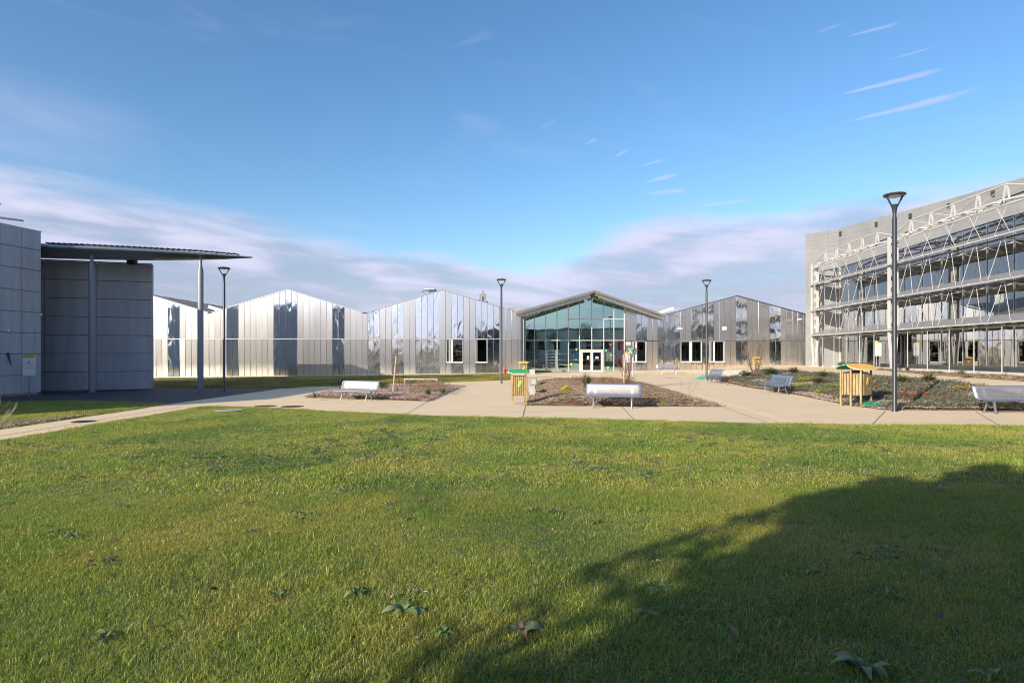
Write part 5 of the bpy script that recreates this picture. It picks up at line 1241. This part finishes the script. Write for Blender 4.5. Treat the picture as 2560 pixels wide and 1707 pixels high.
def double_bin(label, x, y, z, rz, scale=1.0):
    t = thing('litter_bin', label, 'litter bin', (x, y, z), rz, 'timber litter bins'); t.scale = (scale,) * 3
    S, H0, H1 = .72, .38, 1.12
    for face in range(4):
        q = Matrix.Rotation(face * math.pi / 2, 4, 'Z')
        for i in range(7):
            p_ = q @ Vector((-S / 2 + .06 + i * .10, -S / 2 - .012, 0)); b = MB(); b.box(p_.x, p_.y, (H0 + H1) / 2 + rnd.uniform(-.004, .004), .078, .022, H1 - H0, rz=face * math.pi / 2); b.build('slat', M['wood'], t)
    for ax_, off_ in ((-1, 0), (1, 0)):
        for u in (-1, 0, 1):
            b = MB(); hh = 1.30 - .06 * abs(u); b.box(ax_ * (S / 2 + .045), u * S * .46, hh / 2 - .02, .055, .055, hh + .02); b.build('post', M['wood'], t, bevel=.005)
    b = MB(); b.box(0, 0, (H0 + H1) / 2, S - .06, S - .06, H1 - H0 - .06); b.box(0, 0, H1 + .02, S * .8, S * .8, .05); b.build('liner', M['black'], t)
    b = MB(); b.box(0, 0, H1 + .08, .34, .34, .06); b.build('lid', M['black'], t)
    for s_, mt, L in ((1, M['orange'], 1.05), (-1, M['green_leaf'], .95)):
        b = MB(); leafboard(b, L, .62, .022, .03); o = b.build('roof', M['edge'] if s_ > 0 else M['green_leaf'], t); ra = R(-116); o.location = (s_ * .27 * math.cos(ra), s_ * .27 * math.sin(ra), 1.34)
        o.rotation_euler = (Matrix.Rotation(R(-116), 3, 'Z') @ Matrix.Rotation(s_ * R(19), 3, 'Y')).to_euler(); me = o.data
        for v in me.vertices: v.co = Vector((v.co.y, v.co.x, v.co.z))
        b = MB(); leafboard(b, L - .05, .57, .012, .03); o2 = b.build('roof_face', mt, o); o2.location = (0, 0, .0225)
        for v in o2.data.vertices: v.co = Vector((v.co.y, v.co.x, v.co.z))
        for m_ in (me, o2.data): m_.flip_normals()
    b = MB(); leafboard(b, .29, .14, .015, 0); o = b.build('leaf_badge', M['yellow'], t); o.location = (.22, -S / 2 - .026, .88); o.location = (0, -S / 2 - .026, .86); o.rotation_euler = (R(90), R(-68), 0)
    return t
x, y = px2g(2155, 1017); double_bin('large timber litter bin under orange and green leaf shaped roofs', x + .05, y + .45, base(x) + .02, R(38))
double_bin('timber litter bin on the upper terrace behind the bare shrub', (1891 - 1280) / 27.6, 54.2, .42, R(10), .72)
t = thing('timber_post', 'single short timber post beside the far terrace bin', 'post', ((1864 - 1280) / 27.6, 54.2, .46)); b = MB(); b.box(0, 0, .33, .13, .13, .66); b.build('shaft', M['wood'], t)
b = MB(); b.box(0, 0, .68, .15, .15, .04); b.build('cap', M['teal_leaf'], t)
# fallen leaf shaped boards (green)
def fallen(label, px_, py_, zf, L, rz, tl, dz_=0.06):
    x, y = px2g(px_, py_, zf); t = thing('leaf_board', label, 'board', (x, y, zf(x, y) + dz_), rz)
    b = MB(); leafboard(b, L, .34, .05, .05)
    for i, v in enumerate(b.v): b.v[i] = (v[0], v[1], v[2] + .10 * math.cos(v[0] * 3.1) - .06)
    o = b.build('board', M['teal_leaf'], t); o.rotation_euler = (R(tl), 0, 0)
fallen('teal leaf shaped board lying at the foot of the large timber bin', 2188, 1017.5, base, .86, R(-8), 12)
fallen('small teal board on the paving left of the far lamp post', 1744, 949, base, .42, R(0), 5, .04)
fallen('small teal board leaning close to the far lamp post', 1753.5, 948.5, base, .52, R(-25), 24, .08)

# hydrant
x, y = (1262 - 1280) / 27.5, 54.6
t = thing('fire_hydrant', 'red fire hydrant on the grass beside the steel wall', 'hydrant', (x, y, base(x)))
b = MB(); b.lathe(0, 0, [(.09, -.05), (.09, .16), (.13, .2), (.13, .26), (.10, .30), (.115, .42), (.115, .62), (.09, .70), (.06, .72), (.05, .82), (.02, .84)], 14); b.build('body', M['red'], t, smooth=True)
b = MB(); b.tube([(.05, 0, .56), (.2, -.06, .56)], .05, 8); b.build('outlet', M['galv'], t)
b = MB(); b.tube([(.14, -.03, .45), (.21, -.10, .40)], .06, 8); b.build('outlet_cap', M['black'], t)

# signs
def sign(label, x, y, z, rz, W, H, ztop, head, lines, post=1, size=None):
    t = thing('information_sign', label, 'sign', (x, y, z), rz)
    b = MB(); zc = ztop - z - H / 2; b.box(0, 0, zc, W, .05, H); b.build('board', M['sign_white'], t, bevel=.02)
    b = MB(); b.box(0, -.028, ztop - z - H * .075, W - .01, .006, H * .145); b.build('header', M['sign_yellow'], t, bevel=.002)
    for px_ in ((0,) if post == 1 else (-.12, .12)):
        b = MB(); b.tube([(px_, .02, -.1), (px_, .02, zc)], .035, 8); b.build('post', M['column_paint'], t)
    text('lettering', head, 0, -.034, ztop - z - H * .075, W * .16, M['sign_ink'], t, depth=.001)
    for (s_, f, sz) in lines: text('lettering', s_, 0, -.03, ztop - z - H * f, sz, M['sign_ink'], t, depth=.001)
    return t
sg = sign('yellow headed white sign on one post in front of the left grey building', -25.35, 31.5, base(-25), R(8), .60, 1.10, 1.69, 'BATIMENT 2', [('CENTRE DE FORMATION', .50, .036), ('ESPACE CONFERENCE', .62, .036), ('campus', .92, .04)])
b = MB()
for (a, c) in (((-.06, .02), (.0, -.02)), ((.06, .02), (.0, -.02)), ((-.06, -.08), (0, -.04)), ((.06, -.08), (0, -.04)), ((-.03, .03), (-.03, -.09)), ((.03, .03), (.03, -.09))):
    b.bar((a[0], -.031, 1.69 - base(-25) - .36 + a[1]), (c[0], -.031, 1.69 - base(-25) - .36 + c[1]), .012, .003, up=Vector((0, 1, 0)))
b.build('emblem', M['sign_ink'], sg)
sign('yellow headed white sign on a dark post before the glass front', (2194 - 1280) / 31.2, 48.0, .5, R(-12), .47, 1.22, 2.78, 'BATIMENT 1', [('ACCUEIL', .48, .05), ('RDC', .58, .05), ('campus', .93, .05)], 2)
sign('yellow headed white sign behind the green assembly point sign', 10.75, 56.2, base(10.7), R(20), .62, 1.02, 1.93, 'BATIMENT 3', [('ATELIERS', .5, .05)], 1)
t = thing('assembly_sign', 'green assembly point sign of two angled plates on a slim pole', 'sign', (8.35, 41.5, base(8.3)))
b = MB(); b.tube([(0, 0, -.1), (0, 0, 2.28)], .03, 8); b.build('post', M['galv'], t)
for s_ in (-1, 1):
    b = MB(); b.box(s_ * .165, 0, 0, .33, .02, .42); p_ = b.build('plate', M['safety_green'], t); p_.location = (0, -.04, 2.04); p_.rotation_euler = (0, 0, R(28) * s_)
    ic = MB()
    for a, c in ((-1, -1), (-1, 1), (1, -1), (1, 1)): ic.box(s_ * .165 + a * .105, -.013, c * .14, .055, .004, .055, mat=Matrix.Rotation(0, 3, 'Y'))
    for k, dx_ in enumerate((-.045, 0, .045)):
        ic.box(s_ * .165 + dx_, -.013, -.03 - abs(dx_) * .6, .026, .004, .11); ic.lathe(s_ * .165 + dx_, -.013, [(.001, .055 - abs(dx_)), (.014, .06 - abs(dx_)), (.014, .078 - abs(dx_)), (.001, .083 - abs(dx_))], 6)
    ic.build('emblem', M['sign_white'], p_)

# steps up to the terrace
st = thing('stone_steps', 'four pale block steps rising from the path to the upper terrace', 'steps', (0, 0, 0))
for i in range(4):
    z0 = -.09 + i * .145; y0 = 44.4 + i * .36; xl = 15.55 + i * .28; xr = 17.0 + i * .22
    nb = 4
    for k in range(nb):
        a = xl + (xr - xl) * k / nb; c = xl + (xr - xl) * (k + 1) / nb; b = MB(); b.box((a + c) / 2, (y0 + 46.6) / 2, z0 + .0715, c - a - .012, 46.6 - y0, .143); b.build('stone_block', M['tiles'], st, bevel=.006)
    for k in range(3):
        a = xr + .1 + k * .45; b = MB(); b.box(a + .22, (y0 + .25 + 46.6) / 2, z0 + .06, .435, 46.6 - y0 - .25, .143); b.build('stone_block', M['tiles'], st, bevel=.006)

# ================================================================== PLANTS
P2 = lambda px_, py_, zf: px2g(px_, py_, zf)
x, y = P2(982, 979, zbedL)
t = thing('tree_stake', 'pale timber stake leaning slightly beside the bare sapling of the left bed', 'stake', (x, y, zbedL(x, y))); b = MB(); b.tube([(0, 0, -.1), (.17, 0, 1.78)], .035, 8); b.build('pole', M['stake'], t)
b = MB(); b.tube([(.08, -.04, .9), (.02, .1, .95), (.12, .1, .92)], .012, 5); b.build('tie', M['black'], t)
bare('bare_sapling', x + .25, y + .5, zbedL, 2.5, .30, 6, M['redbark'], 'thin bare sapling beside the pale stake in the left bed', seed=5, r0=.010, side=(-.25, 0), buds=M['redsedum'], cat='young tree')
x, y = P2(1563, 961, zbedC)
bare('bare_shrub', x + .1, y, zbedC, 2.45, .28, 16, M['redbark'], 'tall reddish bare shrub behind the silver bench of the middle bed', seed=12, r0=.014, buds=M['redsedum'])
t = thing('tree_stake', 'pale timber stake inside the tall reddish shrub of the middle bed', 'stake', (x - .08, y - .15, zbedC(x, y))); b = MB(); b.tube([(0, 0, -.1), (-.05, 0, 1.6)], .04, 8); b.build('pole', M['stake'], t)
b = MB(); b.tube([(-.03, -.05, .85), (.1, .05, .88)], .012, 5); b.build('tie', M['black'], t)
bare('bare_shrub', 16.25, 40.2, zbedR, 3.1, .30, 13, M['bark'], 'tall bare shrub with upright stems beside the pale steps', seed=21, r0=.020)
x, y = P2(1719, 987, zbedC); bare('bare_twig', x, y, zbedC, 1.1, .55, 2, M['bark'], 'single bent bare twig at the right edge of the middle bed', seed=3, r0=.008, cat='twig', side=(.5, 0))
x, y = P2(1704, 977, zbedC); bare('bare_twig', x, y, zbedC, .7, .15, 1, M['bark'], 'short upright bare twig left of the bent one on the middle bed', seed=4, r0=.007, cat='twig')
bare('bare_twig', -15.6, 18.2, base, .9, .7, 3, M['palebark'], 'pale dry stalk beside the narrow left path, farther one', seed=8, r0=.007, cat='twig', side=(.4, 0), buds=M['brown'])
bare('bare_twig', -15.9, 16.8, base, .9, .5, 2, M['palebark'], 'pale dry stalk beside the narrow left path, nearer one', seed=10, r0=.007, cat='twig')

x, y = P2(1466, 972, zbedC); blade_clump('ornamental_grass', x, y, zbedC, .85, .55, 170, M['sedge'], 'big arching grass clump in the middle bed left of the bench', wd=.013)
x, y = P2(1431, 962, zbedC); bush('small_bush', x, y, zbedC, .35, .35, M['lime_plant'], 'small yellow green bush left of the big arching grass clump', 150)
x, y = P2(1440, 951, zbedC); bush('small_bush', x, y - .3, zbedC, .6, .30, M['redsedum'], 'low dark red bush behind the big arching grass clump', 220)
x, y = P2(1510, 963, zbedC); bush('dry_bush', x, y, zbedC, 1.5, .42, M['brown'], 'wide band of dry brown plants behind the silver bench', 1100, ll=.09, lw=.018, ry=.5)
x, y = P2(1574, 960, zbedC); bush('small_bush', x, y, zbedC, .5, .5, M['lime_plant'], 'leafy yellow green bush below the assembly sign', 380)
x, y = P2(1600, 968, zbedC); bush('small_bush', x, y, zbedC, .8, .35, M['olive'], 'sparse olive bush right of the tall reddish shrub', 300)
x, y = P2(1414, 993, zbedC)
t = bush('euphorbia', x, y, zbedC, .36, .30, M['lime_plant'], 'round plant with bright yellow flower heads in the middle bed', 260)
b = MB(); r = random.Random(3)
for _ in range(420):
    u = Vector((r.gauss(0, 1), r.gauss(0, 1), abs(r.gauss(0, 1)))).normalized() * r.uniform(.14, .21); b.leaf((u.x * .95, u.y, .27 + u.z * .75), (u.x, u.y, u.z * .6 + .2), .045, .035, tint=r.random())
b.build('flower_head', M['euph_y'], t)
for i, (a, c, rx, h_, m_, lb, n_) in enumerate([
    (1421, 1004, .34, .22, 'greygreen', 'grey green tuft below the yellow flowering plant', 160),
    (1432, 1011, .36, .20, 'redsedum', 'low reddish brown plant below the yellow flowering plant', 200),
    (1353, 977, .15, .28, 'lime_plant', 'small lime seedling at the left side of the middle bed', 60),
    (1396, 1003, .13, .18, 'greenbush', 'tiny green seedling left of the yellow flowering plant', 50),
    (1648, 1011, .30, .20, 'lime_plant', 'low lime green plant right of the silver bench', 150),
    (1703, 1012, .30, .12, 'redsedum', 'low red plant near the right tip of the middle bed', 120),
    (1319, 1012, .16, .16, 'greenbush', 'little green weed at the foot of the green roofed bin', 80)]):
    x, y = P2(a, c, zbedC); bush('small_plant', x, y, zbedC, rx, h_, M[m_], lb, n_, ll=.045, lw=.022, cat='plant', stems=3)
for i, (a, c, rx, h_, m_, lb, n_, kw) in enumerate([
    (1062, 979, .95, .62, 'brown', 'withered brown bush in front of the grey frame bench', 1300, dict(ll=.09, lw=.02)),
    (1102, 975, .6, .50, 'brown', 'withered brown bush at the right end of the left bed', 700, dict(ll=.08, lw=.02)),
    (1028, 969, .42, .42, 'greenbush', 'small dark green bush left of the withered bush', 420, {}),
    (1006, 968, .30, .34, 'redsedum', 'small dark red bush left of the dark green one', 200, {}),
    (1040, 984, .5, .25, 'yellowing', 'low yellowing plant in the left bed', 260, {}),
    (848, 977, .55, .62, 'darkshrub', 'dark spiky shrub behind the left end of the silver bench', 500, dict(ll=.16, lw=.018)),
    (957, 979, .35, .45, 'darkshrub', 'dark shrub behind the right end of the left silver bench', 300, dict(ll=.12, lw=.018)),
    (1055, 996, .35, .12, 'redsedum', 'low rusty red plant at the front of the left bed', 130, {}),
    (1040, 1000, .4, .1, 'olive', 'flat olive plant at the front of the left bed', 140, {})]):
    x, y = P2(a, c, zbedL); bush('small_bush', x, y, zbedL, rx, h_, M[m_], lb, n_, **kw)
for (a, c, h_, lb) in ((1070, 988, .38, 'green grass tuft in the left bed'), (1107, 986, .42, 'yellow green grass tuft near the right tip of the left bed')):
    x, y = P2(a, c, zbedL); blade_clump('grass_tuft', x, y, zbedL, h_, .3, 90, M['sedge'], lb, wd=.012)
x, y = P2(786, 995, zbedL); blade_clump('grass_tuft', x, y, zbedL, .42, .22, 30, M['greygreen'], 'pale grass tuft at the left tip of the left bed', wd=.012)
for (X_, Y_, h_, sp_, n_, m_, lb) in ((14.9, 38.2, .55, .9, 260, 'sedge', 'wide grass clump at the foot of the tall bare shrub'), (15.9, 36.9, .65, 1.0, 300, 'sedge', 'wide arching grass clump behind the blue bench'), (16.9, 36.0, .55, .8, 220, 'olive', 'brownish grass clump on the slope behind the blue bench'),
                               (16.6, 25.6, .5, .6, 160, 'sedge', 'grass clump directly right of the tall lamp post'), (17.5, 25.2, .5, .6, 160, 'sedge', 'grass clump on the crest right of the lamp post'), (14.9, 29.2, .5, .8, 220, 'olive', 'olive grass clump left of the large timber bin'), (16.4, 31.6, .5, .8, 200, 'sedge', 'grass clump high on the slope above the lime plants'),
                               (27.0, 41, .5, .5, 60, 'sedge', 'small grass tuft among the posts of the glass front'), (25.1, 33.5, .5, .5, 60, 'sedge', 'small grass tuft in the narrow bed near the right edge')):
    zf = zbedR if X_ < 18.3 else terr
    blade_clump('ornamental_grass', X_, Y_, zf, h_, sp_, n_, M[m_], lb, wd=.014)
for (X_, Y_, rx, ry, h_, m_, n_, lb) in ((13.9, 28.6, .85, .7, .26, 'lime_plant', 800, 'bright lime green mat plant right of the blue bench'), (15.0, 31.0, .8, .7, .28, 'lime_plant', 700, 'bright lime green mound higher on the slope'), (14.6, 27.0, .7, .6, .24, 'lime_plant', 600, 'bright lime green mat plant in front of the others'), (13.2, 25.4, .45, .4, .22, 'lime_plant', 300, 'small lime green mound beside the large timber bin'),
                                     (12.9, 26.8, .5, .4, .2, 'greygreen', 400, 'grey green cushion behind the rear leg of the blue bench'), (13.9, 22.4, .75, .5, .18, 'redsedum', 700, 'red sedum mat between the large bin and the lamp post'), (14.9, 22.2, .7, .5, .18, 'redsedum', 600, 'red and rusty sedum mat right of the lamp post'), (14.4, 23.3, .7, .5, .2, 'greygreen', 500, 'silvery green mat behind the red sedum'),
                                     (17.2, 22.8, .7, .5, .2, 'yellowing', 450, 'yellowing mat plant right of the lamp post'), (15.6, 20.6, .5, .4, .2, 'greygreen', 350, 'grey green cushion on the chippings right of the lamp post'), (18.2, 23.4, .5, .4, .2, 'yellowing', 300, 'yellow tipped plant left of the right hand bench'), (17.0, 20.6, 1.0, .7, .22, 'greygreen', 900, 'wide grey green mat left of the right hand bench'),
                                     (12.4, 34.5, .3, .3, .2, 'redsedum', 120, 'little red plant beside the far blue bench'), (16.2, 33.4, .4, .4, .25, 'redsedum', 160, 'little red plant on the slope behind the blue bench'), (13.9, 36.4, 1.0, .7, .25, 'olive', 600, 'olive green mat between the two blue benches'), (14.8, 42.3, .9, .5, .3, 'olive', 500, 'olive plants below the pale steps')):
    bush('mat_plant', X_, Y_, zbedR, rx, h_, M[m_], lb, n_, ll=.06, lw=.03, ry=ry, cat='plant', stems=3)

# weeds in the lawn: rosettes with leaves of their own
def rosette(px_, py_, R_, n, label, seed, h=.10, mats=('weed',), wd=.3):
    x, y = px2g(px_, py_, zl); r = random.Random(seed); t = thing('weed', label, 'weed', (x, y, zl(x, y) + .015), 0, 'broad leaved weeds in the lawn')
    for k in range(n):
        a = 6.283 * k / n + r.uniform(-.3, .3); L = R_ * .72 * r.uniform(.45, 1.15); W = L * wd * r.uniform(.7, 1.2); tw = r.uniform(-.9, .9); bend = r.uniform(-.5, .5); vs = []; up = r.uniform(.5, 1.2)
        m_ = 7
        for i in range(m_):
            u = i / (m_ - 1); rr_ = L * u; z = h * .5 * up * math.sin(u * 2.9) - .004; a2 = a + bend * u; ww = W * math.sin(math.pi * min(1, .12 + u * .88)) ** .8 * (.6 + .5 * u) / 2 + .003
            ww *= 1 + .22 * math.sin(i * 2.4 + k)
            for s_, dz_ in ((-1, .10), (0, 0), (1, .10)):
                vs.append((rr_ * math.cos(a2) - s_ * ww * math.sin(a2), rr_ * math.sin(a2) + s_ * ww * math.cos(a2), z + ww * dz_ * 3 + s_ * ww * tw * u))
        b = MB(); tv = .35 + r.random() * .5
        b.add(vs, [(3 * i + j, 3 * i + j + 1, 3 * i + j + 4, 3 * i + j + 3) for i in range(m_ - 1) for j in (0, 1)], tv)
        b.build('leaf', M[mats[k % len(mats)]], t, smooth=True)
    return t
rosette(2165, 1680, .26, 9, 'largest broad leaved weed at the bottom right in the shade', 1, .12, ('weed', 'weed', 'clover', 'brown'), .36)
rosette(2480, 1700, .14, 5, 'small broad leaved weed at the bottom right corner', 2, .08)
rosette(1010, 1532, .22, 9, 'broad leaved weed right of centre left, darker and wide', 3, .08, ('weed', 'weed', 'clover'), .36)
rosette(895, 1492, .15, 14, 'narrow leaved rosette with a dry tip up left of a wide dark weed', 4, .11, ('weed',), .24)
rosette(1305, 1590, .22, 7, 'weed with one big pale leaf at the edge of the shadow', 5, .09, ('clover', 'weed', 'brown'), .34)
rosette(262, 1602, .16, 8, 'dark weed with dry brown tips at the lower left', 6, .08, ('weed', 'weed', 'brown'), .32)
rosette(1110, 1585, .15, 9, 'small dark weed between the wide weed and the shadow edge', 7, .07)
rosette(185, 1347, .13, 9, 'pale green weed left in the lawn', 8, .1, ('clover',), .28)
rosette(855, 1232, .11, 8, 'blue green weed left of the picture centre', 9, .1, ('clover',), .3)
rosette(1015, 1303, .10, 8, 'small weed near the picture centre', 10, .07, ('clover',), .3)
rosette(1490, 1310, .12, 8, 'small dark weed right of the picture centre', 11, .07)
rosette(1325, 1280, .13, 8, 'brownish weed at the picture centre', 12, .08, ('brown', 'weed'), .3)
rosette(2030, 1435, .16, 8, 'dark weed in the shaded lawn on the right', 13, .09)
rosette(1620, 1545, .15, 9, 'broad weed in the shade right of the shadow edge', 14, .09, ('weed', 'clover'), .3)
rosette(2390, 1250, .12, 8, 'small weed in the shade near the right edge', 15, .07)
rosette(120, 1322, .10, 7, 'tiny dark weed at the far left of the lawn', 16, .07)
rosette(305, 1270, .09, 7, 'tiny pale weed at the left of the lawn', 17, .07, ('clover',), .3)
rosette(695, 1495, .16, 9, 'flat weed at the lower left of the lawn', 18, .06, ('weed',), .26)
r = random.Random(77)
for i, (a, c, lb) in enumerate([(1432, 1165, 'pale dry leaf lying on the far lawn'), (672, 1182, 'dry tan leaf lying beside the dark weed patch'), (1147, 1462, 'curled orange brown leaf on the lawn'), (535, 1490, 'small reddish leaf at the lower left of the lawn'), (1830, 1592, 'dark dry leaf in the shaded lawn'), (2350, 1562, 'dark red leaf in the shaded lawn')]):
    x, y = px2g(a, c, zl); b = MB(); vs = [(-.05, 0, .0), (-.02, -.028, .02), (.03, -.022, .01), (.055, 0, .03), (.03, .024, .02), (-.02, .026, .0), (0, 0, .015)]
    b.add(vs, [(k, (k + 1) % 6, 6) for k in range(6)], r.random()); o = b.build('fallen_leaf', M['brown']); o.location = (x, y, zl(x, y) + .05); o.rotation_euler = (r.uniform(-.5, .5), r.uniform(-.5, .5), r.uniform(0, 6)); tag(o, lb, 'leaf', 'dry leaves on the lawn')
